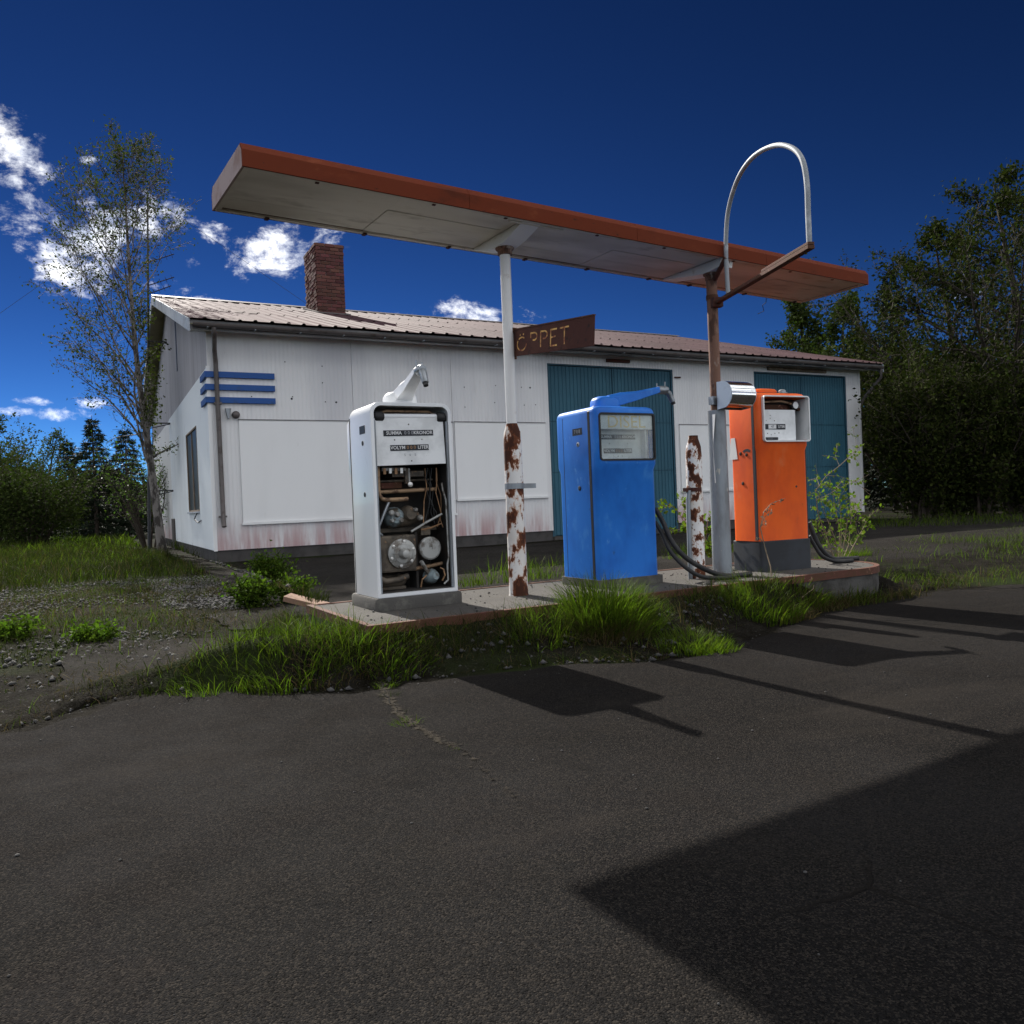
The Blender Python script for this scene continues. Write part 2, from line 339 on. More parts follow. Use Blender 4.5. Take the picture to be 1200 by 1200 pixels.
def np_mesh(name, V, F):                       # V (n,3); F list of (array (m,k))
    me = bpy.data.meshes.new(name); V = np.asarray(V, np.float32)
    me.vertices.add(len(V)); me.vertices.foreach_set('co', V.ravel())
    tot = sum(len(f) for f in F); idx = np.concatenate([f.ravel() for f in F]).astype(np.int32)
    cnt = np.concatenate([np.full(len(f), f.shape[1]) for f in F]); st = np.concatenate([[0], np.cumsum(cnt)[:-1]]).astype(np.int32)
    me.loops.add(len(idx)); me.loops.foreach_set('vertex_index', idx)
    me.polygons.add(tot); me.polygons.foreach_set('loop_start', st)
    me.update(calc_edges=True); me.validate(); return me
# ================================================================== GROUND
def gmat(name, build):
    m = bpy.data.materials.new(name); m.use_nodes = True; t = NT(m.node_tree)
    g = t.add('ShaderNodeNewGeometry'); b = t.add('ShaderNodeBsdfPrincipled')
    build(t, g.outputs['Position'], b)
    o = t.add('ShaderNodeOutputMaterial'); t.l.new(b.outputs[0], o.inputs[0]); MATS[name] = m; return m
def m_soil(t, p, b):
    n1 = t.noise(p, .55, 5, .6); n2 = t.noise(p, 7, 6, .65); n3 = t.noise(p, 70, 4, .6)
    c = t.mix(t.ramp(n2, .35, .65), (.007, .006, .004), (.016, .014, .011))
    c = t.mix(t.ramp(n3, .55, .75, 0, .8), c, (.065, .062, .058))
    c = t.mix(t.ramp(n1, .48, .62, 0, .85), c, (.020, .028, .009))
    t.put(b.inputs['Base Color'], c); b.inputs['Roughness'].default_value = .95; b.inputs['Specular IOR Level'].default_value = .03
    bn = t.add('ShaderNodeBump'); bn.inputs['Strength'].default_value = .9; bn.inputs['Distance'].default_value = .03
    t.put(bn.inputs['Height'], t.m('ADD', n2, t.m('MULTIPLY', n3, .5))); t.l.new(bn.outputs[0], b.inputs['Normal'])
gmat('soil', m_soil)
def asphalt(base, warm):
    def f(t, p, b):
        n0 = t.noise(p, .45, 3, .6, .0); n1 = t.noise(p, 3.2, 4, .65); n2 = t.noise(p, 230, 1, .7)
        vo = t.add('ShaderNodeTexVoronoi'); t.put(vo.inputs['Vector'], p); vo.inputs['Scale'].default_value = 225
        vs_ = t.add('ShaderNodeSeparateColor'); t.l.new(vo.outputs['Color'], vs_.inputs[0])
        k = tuple(x*1.0 for x in base)
        c = t.mix(t.ramp(n0, .35, .66), tuple(x*.70 for x in base), tuple(x*1.28 for x in base))
        c = t.mix(t.ramp(n1, .45, .75, 0, .35), c, warm)
        # stones of the wearing course: each grain its own grey or brown
        c = t.mix(t.ramp(vs_.outputs[0], .50, .95, 0, .9), c, tuple(x*1.9 for x in warm))
        c = t.mix(t.ramp(vs_.outputs[1], .6, .95, 0, .7), c, tuple(x*.35 for x in base))
        st_ = t.noise(p, 1.1, 4, .7, .6); c = t.mix(t.ramp(st_, .60, .72, 0, .45), c, tuple(x*.5 for x in base))       # oil and patch stains
        du_ = t.noise(t.vscale(p, (.5, 1.6, 1)), .8, 4, .65, .5); c = t.mix(t.ramp(du_, .52, .70, 0, .40), c, tuple(x*1.7 for x in warm))   # dusty, bleached streaks
        # hairline cracks
        wv = t.add('ShaderNodeTexVoronoi', feature='DISTANCE_TO_EDGE'); wv.inputs['Scale'].default_value = .55
        dv = t.add('ShaderNodeMix', data_type='VECTOR'); dv.inputs[0].default_value = .16
        ns = t.add('ShaderNodeTexNoise'); t.put(ns.inputs['Vector'], p); ns.inputs['Scale'].default_value = 2.4; ns.inputs['Detail'].default_value = 3
        t.put(dv.inputs[4], p); t.put(dv.inputs[5], ns.outputs['Color']); t.l.new(dv.outputs[1], wv.inputs['Vector'])
        crack = t.m('MULTIPLY', t.ramp(wv.outputs['Distance'], .0008, .004, 1, 0), t.ramp(t.noise(p, .6, 2), .52, .60))
        c = t.mix(t.m('MULTIPLY', crack, .75), c, (.012, .011, .010))
        t.put(b.inputs['Base Color'], c); t.put(b.inputs['Roughness'], t.ramp(n1, .3, .7, .80, .95)); b.inputs['Specular IOR Level'].default_value = .015
        bn = t.add('ShaderNodeBump'); bn.inputs['Strength'].default_value = .8; bn.inputs['Distance'].default_value = .0045
        hh = t.m('SUBTRACT', t.m('ADD', t.m('MULTIPLY', vo.outputs['Distance'], -.9), t.m('MULTIPLY', n2, .6)), t.m('MULTIPLY', crack, 2.))
        t.put(bn.inputs['Height'], t.m('ADD', hh, t.m('MULTIPLY', n1, 1.0))); t.l.new(bn.outputs[0], b.inputs['Normal'])
    return f
gmat('asphalt', asphalt((.0142, .0136, .0135), (.0190, .0165, .0142)))
gmat('asphalt_old', asphalt((.020, .0188, .0180), (.026, .023, .0195)))

def axis_pts(lo, hi, step, far):
    a = list(np.arange(lo, hi+1e-6, step)); d = step; x = hi
    while x < far: d *= 1.6; x += d; a.append(x)
    d = step; x = lo; b = []
    while x > -far: d *= 1.6; x -= d; b.append(x)
    return np.array(b[::-1]+a)
xs = axis_pts(-10, 26, .25, 900); ys = axis_pts(-3, 34, .25, 900)
V = np.array([[x, y, gz(x, y)-.0 if abs(x) < 60 and abs(y) < 60 else (.12 if y > 6 else 0)] for y in ys for x in xs])
nx = len(xs); ii, jj = np.meshgrid(np.arange(len(ys)-1), np.arange(nx-1), indexing='ij')
a = (ii*nx+jj).ravel(); F = np.stack([a, a+1, a+nx+1, a+nx], 1)
tag(link('ground', np_mesh('ground', V, [F]), 'soil'), 'dark soil and gravel ground around the filling station', kind='structure')

def edge_poly(px): return [ground(u, v) for u, v in px]
def jag(pts, step, amp, seed):
    rnd = random.Random(seed); o = []
    for a, b in zip(pts[:-1], pts[1:]):
        n = max(1, int((b-a).length/step))
        for i in range(n):
            p = a.lerp(b, i/n); o.append(Vector((p.x+rnd.gauss(0, amp), p.y+rnd.gauss(0, amp), 0)))
    o.append(pts[-1]); return o
def interp(pts, x):
    for a, b in zip(pts[:-1], pts[1:]):
        if a.x <= x <= b.x: return a.y+(b.y-a.y)*(x-a.x)/(b.x-a.x+1e-9)
    return pts[0].y if x < pts[0].x else pts[-1].y
# the road in front: its far edge follows the grass line
RE = [ground(u, v) for u, v in [(0, 858), (60, 840), (150, 812), (260, 806), (400, 808), (500, 793), (640, 776), (760, 772), (850, 756), (905, 732), (1000, 702), (1100, 690), (1199, 682)]]
RE = [Vector((-60, RE[0].y-1.2, 0)), Vector((-8, RE[0].y-.4, 0))]+RE+[Vector((RE[-1].x+8, RE[-1].y+1.3, 0)), Vector((90, RE[-1].y+6, 0))]
def strip(name, mat, xsamp, y0f, y1f, ny, dz, label):
    V = []; n = len(xsamp)
    for j in range(ny+1):
        t = j/ny
        for x in xsamp:
            y = y0f(x)+(y1f(x)-y0f(x))*t; V.append((x, y, gz(x, y)+(dz if 0 < j < ny else -.03)))
    ii, jj = np.meshgrid(np.arange(ny), np.arange(n-1), indexing='ij'); a = (ii*n+jj).ravel()
    F = np.stack([a, a+1, a+n+1, a+n], 1)
    # a skirt down into the ground closes the sheet's edge
    return tag(link(name, np_mesh(name, np.array(V), [F]), mat), label, kind='structure')
rnd = random.Random(4)
XS = np.concatenate([np.arange(-60, -8, 4), np.arange(-8, 14, .12), np.arange(14, 90, 3)])
jit = {float(x): rnd.gauss(0, .035) for x in XS}
strip('road', 'asphalt', XS, lambda x: -14., lambda x: interp(RE, x)+jit[float(x)], 90, .014, 'worn dark asphalt road in the foreground with the long shadows')
# older paving between the island and the garage
XF = np.concatenate([np.arange(1.5, 14, .15), np.arange(14, 60, 1.)])
jf = {float(x): rnd.gauss(0, .05) for x in XF}
strip('forecourt', 'asphalt_old', XF, lambda x: 7.0+jf[float(x)]+.35*math.sin(x*1.1), lambda x: (12.4+2.6*smooth(1.5, 3.2, x)+.8 if x < 21 else 16.), 40, .012, 'old asphalt forecourt between pump island and garage')
# broken pieces of paving in the verge
def patch(px, mat, label, dz=.016, seed=1):
    pts = jag(edge_poly(px)+[edge_poly(px)[0]], .10, .018, seed)[:-1]
    bm = bmesh.new(); vs = [bm.verts.new((p.x, p.y, gz(p.x, p.y)+dz)) for p in pts]; f = bm.faces.new(vs)
    r = bmesh.ops.extrude_face_region(bm, geom=[f]); bmesh.ops.translate(bm, vec=(0, 0, -.05), verts=[v for v in r['geom'] if isinstance(v, bmesh.types.BMVert)])
    bmesh.ops.recalc_face_normals(bm, faces=bm.faces); bmesh.ops.triangulate(bm, faces=bm.faces)
    me = bpy.data.meshes.new('pavement'); bm.to_mesh(me); bm.free()
    return tag(link('pavement', me, mat), label, kind='structure')
patch([(62, 818), (72, 790), (84, 755), (180, 752), (268, 748), (292, 752), (260, 775), (215, 785), (165, 800), (110, 815)], 'asphalt_old', 'grey broken paving slab in the weedy verge', seed=3)
patch([(240, 722), (300, 714), (372, 712), (395, 722), (350, 738), (270, 740)], 'asphalt_old', 'grey paving remnant beside the plank', seed=5)

# ================================================================== PUMP ISLAND
IZ = .30
isl = thing('pump_island', 'low concrete pump island edged with rusty steel under the three pumps', 'island', (1.50, 4.93, 0), R(1.9))
IL, ID = 5.50, 1.48
def isl_outline(off, k=8):
    pts = [(off, off)]
    r = .62
    for (cx, cy, t0) in ((IL-r, r, -90), (IL-r, ID-r, 0)):
        for j in range(k+1):
            th = R(t0+90*j/k); pts.append((cx+(r-off)*math.cos(th), cy+(r-off)*math.sin(th)))
    pts.append((off, ID-off)); return pts
mb = MB(); mb.prism(isl_outline(.012), 'z', -.25, IZ-.061); obj('concrete_body', mb, 'concrete_side', isl)
mb = MB(); mb.prism(isl_outline(.05), 'z', IZ-.062, IZ-.002); obj('top_slab', mb, 'concrete', isl)
def ring(o0, o1, z0, z1, idx=None):
    a, b = isl_outline(o0), isl_outline(o1); n = len(a); m = MB()
    for i in (idx if idx is not None else range(n)):
        j = (i+1) % n
        q = [a[i], a[j], b[j], b[i]]
        m.prism(q, 'z', z0, z1)
    return m
n_ = len(isl_outline(0))
for nm, idx in (('edge_angle', [0]), ('edge_angle', list(range(1, n_-2))), ('edge_angle', [n_-2]), ('edge_angle', [n_-1])):
    obj(nm, ring(0, .046, IZ-.060, IZ+.004, idx), 'rust_steel', isl)
# loose rubble on the slab is scattered later

# ================================================================== GARAGE
GB = .12
YB, X0, X1 = 16.34, 2.0, 20.45
YE = YB-.5; XE0, XE1 = 1.67, 20.85; ZE = 4.74; YR, ZR = 25.1, 7.44; SL = (ZR-ZE)/(YR-YE); YBK = 2*YR-YB; YEB = 2*YR-YE
gar = thing('garage_building', 'long white ribbed-metal garage with mauve metal roof and blue doors', 'building', (0, 0, 0))
def rib_prof(a0, a1, pitch, depth):
    """(a, out) points of a trapezoid profile"""
    n = max(1, round((a1-a0)/pitch)); p = (a1-a0)/n; o = []
    for i in range(n):
        s = a0+i*p
        o += [(s, 0), (s+p*.42, 0), (s+p*.50, depth), (s+p*.92, depth)]
    o.append((a1, 0)); return o
def ribbed(axis, a0, a1, base, z0, z1, pitch, depth, out=-1, back=.03):
    """ribbed sheet; axis 'x': runs along x at y=base facing -y; axis 'y': along y at x=base facing -x; z1 may be a function of a"""
    pr = rib_prof(a0, a1, pitch, depth); vs = []; fs = []
    zz = z1 if callable(z1) else (lambda a: z1)
    for (a, d) in pr:
        for z in (z0, zz(a)):
            vs.append((a, base+out*d, z) if axis == 'x' else (base+out*d, a, z))
    n = len(pr)
    for i in range(n-1): fs.append((2*i, 2*i+2, 2*i+3, 2*i+1))
    for (a, d) in (pr[0], pr[-1]):
        for z in (z0, zz(a)):
            vs.append((a, base-out*back, z) if axis == 'x' else (base-out*back, a, z))
    b = 2*n; fs += [(b, b+1, b+3, b+2), (b, b+1, 1, 0), (b+2, b+3, 2*n-1, 2*n-2)]
    return MB().add(vs, fs)
ZS0, ZS1 = .36, 4.60
D1 = (9.64, 13.36, .20, 4.31); D2 = (16.23, 19.86, .20, 4.38)
seams = [2.0, 4.86, 7.12, 9.62]
for a, b in zip(seams[:-1], seams[1:]): obj('wall_panel', ribbed('x', a+.004, b-.004, YB, ZS0, ZS1, .085, .0040), 'siding', gar)
for a, b in ((13.38, 14.8), (14.8, 16.21), (19.88, 20.45)): obj('wall_panel', ribbed('x', a+.004, b-.004, YB, ZS0, ZS1, .085, .0040), 'siding', gar)
for d in (D1, D2): obj('wall_panel', ribbed('x', d[0]-.018, d[1]+.018, YB, d[3]+.03, ZS1, .085, .0040), 'siding', gar)
# inner shell (back of the sheets, other sides)
mb = MB()
mb.box(X0+.05, D1[0]-.03, YB+.035, YB+.2, GB-.1, ZS1); mb.box(D1[1]+.03, D2[0]-.03, YB+.035, YB+.2, GB-.1, ZS1); mb.box(D2[1]+.03, X1-.05, YB+.035, YB+.2, GB-.1, ZS1)
mb.box(D1[0]-.03, D1[1]+.03, YB+.036, YB+.199, D1[3]+.04, ZS1-.001); mb.box(D2[0]-.03, D2[1]+.03, YB+.036, YB+.199, D2[3]+.04, ZS1-.001)
obj('wall_core', mb, 'plinth', gar)
obj('wall_core', MB().box(X1-.2, X1, YB+.205, YBK, GB-.1, 4.55), 'siding', gar)
obj('wall_core', MB().box(X0+.05, X1-.205, YBK-.2, YBK, GB-.1, 4.55), 'siding', gar)
for a, b in ((X0+.03, D1[0]-.02), (D1[1]+.02, D2[0]-.02), (D2[1]+.02, X1-.03)):
    obj('plinth', MB().box(a, b, YB+.03, YB+.034+.1, GB-.15, ZS0+.02), 'plinth', gar)
obj('plinth', MB().box(X0+.03, X0+.13, YB+.135, YBK-.02, GB-.15, ZS0+.04), 'plinth', gar)
# gable: white lower cladding, grey upper boards
ZG = 3.92
W0, W1 = 18.55, 20.75; WZ0, WZ1 = 1.19, 2.98
gsm = [YB, W0-.05]
obj('gable_panel', ribbed('y', YB+.004, W0-.05, X0, ZS0, ZG, .16, .012), 'siding_gable', gar)
obj('gable_panel', ribbed('y', W0-.048, W1+.05, X0, ZS0, WZ0-.03, .16, .012), 'siding_gable', gar)
obj('gable_panel', ribbed('y', W0-.048, W1+.05, X0, WZ1+.03, ZG, .16, .012), 'siding_gable', gar)
obj('gable_panel', ribbed('y', W1+.052, 25.5, X0, ZS0, ZG, .16, .012), 'siding_gable', gar)
obj('gable_panel', ribbed('y', 25.502, YBK, X0+.02, ZS0, ZG, .16, .010), 'siding', gar)
roof_z = lambda y: ZE+SL*(min(y, 2*YR-y)-YE)
ups = [YB+.004, 18.4, 20.6, 22.8, YR, 27.3, 29.5, 31.7, YBK]
for a, b in zip(ups[:-1], ups[1:]): obj('gable_board', ribbed('y', a, b-.006, X0+.045, ZG-.1, lambda y: roof_z(y)-.10, .13, .008), 'gable_board', gar)
obj('corner_trim', MB().box(X0-.022, X0+.045, YB-.022, YB+.0, ZS0-.01, ZG+.02), 'board_white', gar)
obj('corner_trim', MB().box(X1-.05, X1+.018, YB-.022, YB+.01, ZS0-.01, ZS1), 'board_white', gar)
obj('vent_slit', MB().box(X0+.025, X0+.040, 22.6, 22.75, 4.9, 6.2), 'label_black', gar)
# window in the gable
win = obj('window', MB().box(X0+.03, X0+.05, W0, W1, WZ0, WZ1), 'cavity', gar)
fr = MB(); t_ = .07
fr.box(X0-.015, X0+.03, W0-.045, W1+.045, WZ1-.0, WZ1+.04).box(X0-.015, X0+.03, W0-.045, W1+.045, WZ0-.04, WZ0).box(X0-.0145, X0+.03, W0-.045, W0+.03, WZ0, WZ1).box(X0-.0145, X0+.03, W1-.03, W1+.045, WZ0, WZ1)
fr.box(X0-.010, X0+.028, (W0+W1)/2-.03, (W0+W1)/2+.03, WZ0, WZ1)
obj('window_frame', fr, 'wood_old', win)
for a, b in ((W0+.03, (W0+W1)/2-.03), ((W0+W1)/2+.03, W1-.03)): obj('pane', MB().box(X0+.012, X0+.018, a, b, WZ0, WZ1), 'dark_glass', win)
obj('window_sill', MB().box(X0-.06, X0+.02, W0-.06, W1+.06, WZ0-.075, WZ0-.041), 'barge', win)
obj('loose_cable', MB().tube([(X0-.03, 18.9, 1.12), (X0-.10, 18.85, .98), (X0-.06, 18.5, .90), (X0-.03, 18.2, .95)], .012, 6), 'wire', win)
obj('conduit', MB().tube([(X0-.05, 24.9, GB-.05), (X0-.05, 24.9, 1.0)], .06, 8), 'gutter', gar)
# boards over the shop windows
def board(x0, x1, z0, z1):
    b = obj('window_board', MB().box(x0, x1, YB-.030, YB-.0125, z0, z1), 'board_white', gar, bev=.003)
    obj('board_sill', MB().box(x0-.02, x1+.02, YB-.065, YB-.0126, z0-.045, z0-.002), 'board_white', b)
    obj('board_cap', MB().box(x0-.01, x1+.01, YB-.045, YB-.0127, z1+.001, z1+.018), 'fascia_grey', b)
board(2.54, 4.83, .88, 2.90); board(4.85, 7.10, .88, 2.90); board(7.15, 9.48, 1.19, 2.91); board(13.52, 16.0, 1.19, 2.91)
# blue bands round the corner
for z0 in (3.72, 3.475, 3.225):
    b = obj('blue_band', MB().box(X0-.06, 3.26, YB-.065, YB-.0125, z0, z0+.115), 'stripe_blue', gar, bev=.004)
    obj('band_return', MB().box(X0-.06, X0-.024, YB-.0120, YB+.72, z0, z0+.115), 'stripe_blue', b, bev=.004)
# lamp bracket, bell and little fittings near the corner
mb = MB(); mb.prism([(2.29, 3.12), (2.40, 3.12), (2.36, 2.92), (2.33, 2.92)], 'y', YB-.10, YB-.012); obj('lamp_bracket', mb, 'galv_dull', gar, bev=.004)
obj('bell', MB().lathe((2.49, YB-.012, 3.0), (0, -1, 0), [(0, .075), (.05, .075), (.08, .05), (.09, .01)], 16), 'gutter', gar, sm=40)
for k in range(22):
    rr = random.Random(100+k); x = rr.uniform(2.6, 9.4); z = rr.choice([4.05, 3.72, 3.42, 3.3])+rr.uniform(-.05, .05)
    obj('screw_hole', MB().lathe((x, YB-.008, z), (0, -1, 0), [(0, .022 if rr.random() < .3 else .013), (.006, .010)], 7), 'label_black', gar)
# garage doors: two leaves of three ribbed sheets
def door(D):
    x0, x1, z0, z1 = D; xm = (x0+x1)/2
    mb = MB(); mb.box(x0-.03, x0+.03, YB+.02, YB+.12, z0, z1).box(x1-.03, x1+.03, YB+.02, YB+.12, z0, z1).box(x0-.03, x1+.03, YB+.021, YB+.119, z1, z1+.05)
    fr = obj('door_frame', mb, 'door_edge', gar)
    for a, b in ((x0+.034, xm-.008), (xm+.008, x1-.034)):
        lf = obj('door_leaf', MB().box(a, b, YB+.075, YB+.115, z0+.02, z1-.006), 'door_edge', gar)
        zz = [z0+.03, 1.74, 2.96, z1-.012]
        for za, zb in zip(zz[:-1], zz[1:]): obj('door_sheet', ribbed('x', a+.008, b-.008, YB+.052, za+.008, zb-.008, .105, .013, back=.022), 'door_blue', lf)
    # the concrete threshold
    obj('threshold', MB().box(x0-.02, x1+.02, YB-.02, YB+.16, GB-.1, z0+.012), 'concrete', gar)
door(D1); door(D2)
obj('door_rail', MB().box(11.3, 12.0, YB-.06, YB-.013, 4.44, 4.52), 'rust_dark', gar, bev=.006)
obj('door_rail', MB().box(16.7, 19.0, YB-.07, YB-.013, 4.46, 4.555), 'wood_old', gar, bev=.006)
mb = MB(); mb.tube([(13.42, YB-.03, 4.14), (13.6, YB-.04, 4.14)], .02, 6); obj('hinge_pin', mb, 'rust_dark', gar)
# eaves
obj('eave_soffit', MB().box(XE0+.05, XE1-.05, YE+.03, YB+.05, ZS1+.004, ZS1+.03), 'siding', gar)
for a, b in ((XE0, 6.4), (6.4, 11.2), (11.2, 16.1), (16.1, XE1)): obj('fascia_board', MB().box(a+.003, b-.003, YE+.0, YE+.03, ZE-.20, ZE-.035), 'fascia_grey', gar)
g_ = MB(); n = 8; pr = [(YE-.065+.062*math.cos(R(180+180*i/n)), ZE-.10+.075*math.sin(R(180+180*i/n))) for i in range(n+1)]
pr2 = [(YE-.065+.054*math.cos(R(180+180*i/n)), ZE-.10+.066*math.sin(R(180+180*i/n))) for i in range(n, -1, -1)]
obj('gutter', g_.prism(pr+pr2, 'x', XE0+.04, XE1-.06), 'gutter', gar, sm=40)
for k in range(22):
    x = XE0+.3+k*.86; obj('gutter_bracket', MB().box(x-.012, x+.012, YE-.135, YE-.001, ZE-.184, ZE-.172), 'galv_dull', gar)
def pipe(path, r=.045, mat='gutter'): return obj('downpipe', MB().tube(path, r, 10), mat, gar, sm=50)
dp = pipe([(2.08, YE-.065, ZE-.17), (2.09, YE-.05, ZE-.30), (2.13, YB-.16, ZE-.50), (2.15, YB-.085, ZE-.72), (2.16, YB-.085, 2.6), (2.165, YB-.085, .95), (2.165, YB-.15, .82)])
for z in (3.2, 1.0): obj('pipe_clip', MB().box(2.09, 2.235, YB-.10, YB-.0126, z, z+.035), 'gutter', dp)
dp = pipe([(20.72, YE-.065, ZE-.17), (20.72, YE-.05, ZE-.42), (20.60, YB-.05, ZE-.95), (20.53, YB+.06, ZE-1.2), (20.53, YB+.07, 1.3), (20.53, YB+.02, 1.1)])
for z in (3.2, 1.6): obj('pipe_clip', MB().box(20.45, 20.60, YB+.05, YB+.085, z, z+.035), 'gutter', dp)
# roof: single sheets, three courses on the front slope
rf = obj('roof', MB().add([(XE0+.02, YE+.02, ZE-.05), (XE1-.02, YE+.02, ZE-.05), (XE1-.02, YR, ZR-.05), (XE0+.02, YR, ZR-.05), (XE1-.02, YEB-.02, ZE-.05), (XE0+.02, YEB-.02, ZE-.05),
      (XE0+.02, YE+.02, ZE-.09), (XE1-.02, YE+.02, ZE-.09), (XE1-.02, YR, ZR-.09), (XE0+.02, YR, ZR-.09), (XE1-.02, YEB-.02, ZE-.09), (XE0+.02, YEB-.02, ZE-.09)],
      [(0, 1, 2, 3), (3, 2, 4, 5), (6, 9, 8, 7), (9, 11, 10, 8), (0, 6, 7, 1), (5, 4, 10, 11), (0, 3, 9, 6), (3, 5, 11, 9), (1, 7, 8, 2), (2, 8, 10, 4)]), 'soffit', gar)
SLEN = math.hypot(YR-YE, ZR-ZE); sang = math.atan2(ZR-ZE, YR-YE)
ncol, nrow = 21, 3; cw = (XE1-XE0)/ncol; ch = (SLEN+.05)/nrow
def roof_sheet_mesh(wd, ln):
    pr = []; nr = 3; p = wd/nr
    for i in range(nr):
        s = i*p; pr += [(s, 0), (s+p*.72, 0), (s+p*.80, .028), (s+p*.93, .028), (s+p*1.0, 0)]
    vs = []; fs = []
    for (a, d) in pr:
        for l in (0, ln*.5, ln+.10): vs.append((a, l, d+(.012 if l == 0 else .003)))
    n = len(pr)
    for i in range(n-1):
        for j in range(2): fs.append((3*i+j, 3*i+3+j, 3*i+4+j, 3*i+1+j))
    return MB().add(vs, fs).mesh('roof_sheet', fix=False)
rsm = roof_sheet_mesh(cw+.03, ch); rsm.materials.append(MATS['roof_metal'])
rr = random.Random(9)
for i in range(ncol):
    for j in range(nrow):
        s = j*ch-.09+rr.uniform(-.03, .03)
        link('roof_sheet', rsm, None, rf, (XE0+i*cw-.01, YE+s*math.cos(sang), ZE+s*math.sin(sang)-.02+(.004*(i % 2))+(nrow-j)*.006), (sang-.0015*rr.random()-.001, rr.gauss(0, .004), rr.gauss(0, .003)))
mb = MB(); pr = rib_prof(XE0, XE1, .3, .02); vs = []; fs = []
for (a, d) in pr: vs += [(a, YR, ZR+d), (a, YEB, ZE+d)]
for i in range(len(pr)-1): fs.append((2*i, 2*i+1, 2*i+3, 2*i+2))
obj('rear_slope', MB().add(vs, fs), 'roof_metal', rf)
obj('ridge_cap', MB().prism([(YR-.22, ZR-.035), (YR, ZR+.055), (YR+.22, ZR-.035), (YR, ZR+.03)], 'x', XE0-.02, XE1+.02), 'gutter', rf)
# barge boards
for nm, xx in (('barge_board', XE0-.03), ('barge_board', XE1-.0)):
    for sgn in (0, 1):
        ya, yb = (YE-.03, YR) if sgn == 0 else (YEB+.03, YR)
        za = ZE-.01
        mb = MB(); pl = [(ya, za-.24), (yb, ZR-.24), (yb, ZR-.005), (ya, za-.005)]
        obj(nm, mb.prism(pl, 'x', xx, xx+.03), 'barge', gar)
        obj('verge_soffit', MB().prism([(ya, za-.11), (yb, ZR-.115), (yb, ZR-.096), (ya, za-.098)], 'x', *( (XE0, X0+.04) if xx < 5 else (X1, XE1) )), 'soffit', gar)
# chimney: brick by brick
cA = at_y(373, 368, 22.0); cB = at_y(405.5, 369, 22.0); cT = at_y(373, 284, 22.0)
CX0, CX1, CY0, CY1 = cA.x, cB.x, 22.0, 23.35
CZT = cT.z; CZ0 = roof_z(CY0)-.25
chm = obj('chimney', MB().box(CX0+.018, CX1-.018, CY0+.018, CY1-.018, CZ0, CZT-.03), 'mortar', gar)
ncs = 21; bh = (CZT-(roof_z(CY0)-.1))/ncs
def brick_me(l, wd):
    return MB().box(-l/2, l/2, -wd/2, wd/2, 0, bh-.012).mesh('brick', bev=.006, seg=1)
fw = CX1-CX0; sd = CY1-CY0
bl = brick_me(fw/3-.012, .11); bs = brick_me(.11, sd/5-.012); bhf = brick_me(fw/6-.012, .11)
for m_ in (bl, bs, bhf): m_.materials.append(MATS['brick'])
rb = random.Random(2)
for c in range(ncs):
    z = CZT-(c+1)*bh; e = .012 if c == 0 else 0.
    for s in (0, 1):
        y = CY0+.045-e if s == 0 else CY1-.045+e
        if s == 1 and c > 4: continue
        xs_ = [CX0+fw*(i+.5)/3 for i in range(3)] if c % 2 == 0 else None
        if xs_:
            for x in xs_: link('brick', bl, None, chm, (x, y+rb.gauss(0, .004), z), (0, 0, rb.gauss(0, .012)))
        else:
            link('brick', bhf, None, chm, (CX0+fw/12, y+rb.gauss(0, .004), z)); link('brick', bhf, None, chm, (CX1-fw/12, y+rb.gauss(0, .004), z))
            for i in range(2): link('brick', bl, None, chm, (CX0+fw*(i+1)/3, y+rb.gauss(0, .004), z), (0, 0, rb.gauss(0, .012)))
    if z > roof_z(CY0)-.3:
        for i in range(5):
            yy = CY0+sd*(i+.5)/5
            if c % 2: yy = CY0+.10+(sd-.2)*(i+.5)/5
            if roof_z(yy) > z+bh+.05: continue
            link('brick', bs, None, chm, (CX0+.043-e+rb.gauss(0, .005), yy, z), (0, 0, rb.gauss(0, .012)))
            if c < 3: link('brick', bs, None, chm, (CX1-.043+e, yy, z))
obj('flashing', MB().prism([(CY0-.15, roof_z(CY0-.15)+.02), (CY1, roof_z(CY1)+.02), (CY1, roof_z(CY1)+.06), (CY0-.15, roof_z(CY0-.15)+.05)], 'x', CX0-.10, CX1+.10), 'gutter', chm)
# antenna mast beside the gable
ant = thing('antenna_mast', 'thin dark antenna mast with aerials clamped to the gable', 'antenna', (1.28, 25.0, GB))
a_top = at_y(173, 228, 25.0)
h_top = a_top.z-GB; tx = a_top.x-1.28
obj('mast', MB().tube([(0, 0, -.1), (tx*.5, 0, h_top*.5), (tx, 0, h_top)], [.045, .038, .022], 8), 'antenna', ant)
def mast(z): return (tx*z/h_top, 0, z)
for v_, l in ((308, .9), (335, .9), (345, .8)):
    z = at_y(178, v_, 25.0).z-GB; m = mast(z)
    a_ = obj('aerial', MB().tube([(m[0], m[1], z), (m[0]+l*.75, m[1]-l*.35, z+.22)], .014, 6), 'antenna', ant)
    for k in range(4):
        f = .25+.22*k; q = (m[0]+l*.75*f, m[1]-l*.35*f, z+.22*f); obj('rod', MB().tube([(q[0]-.05, q[1]-.28, q[2]), (q[0]+.05, q[1]+.28, q[2])], .007, 5), 'antenna', a_)
for z in (6.0, 3.65, 1.7):
    m = mast(z); obj('wall_bracket', MB().tube([(m[0], 0, z), (X0-1.28+.0, 0, z)], .018, 6).tube([(m[0], 0, z-.16), (X0-1.28+.0, 0, z-.02)], .014, 6), 'antenna', ant)
obj('guy_wire', MB().tube([(tx, 0, h_top), (5.0, .1, ZR-GB+.03)], .006, 4), 'antenna', ant)
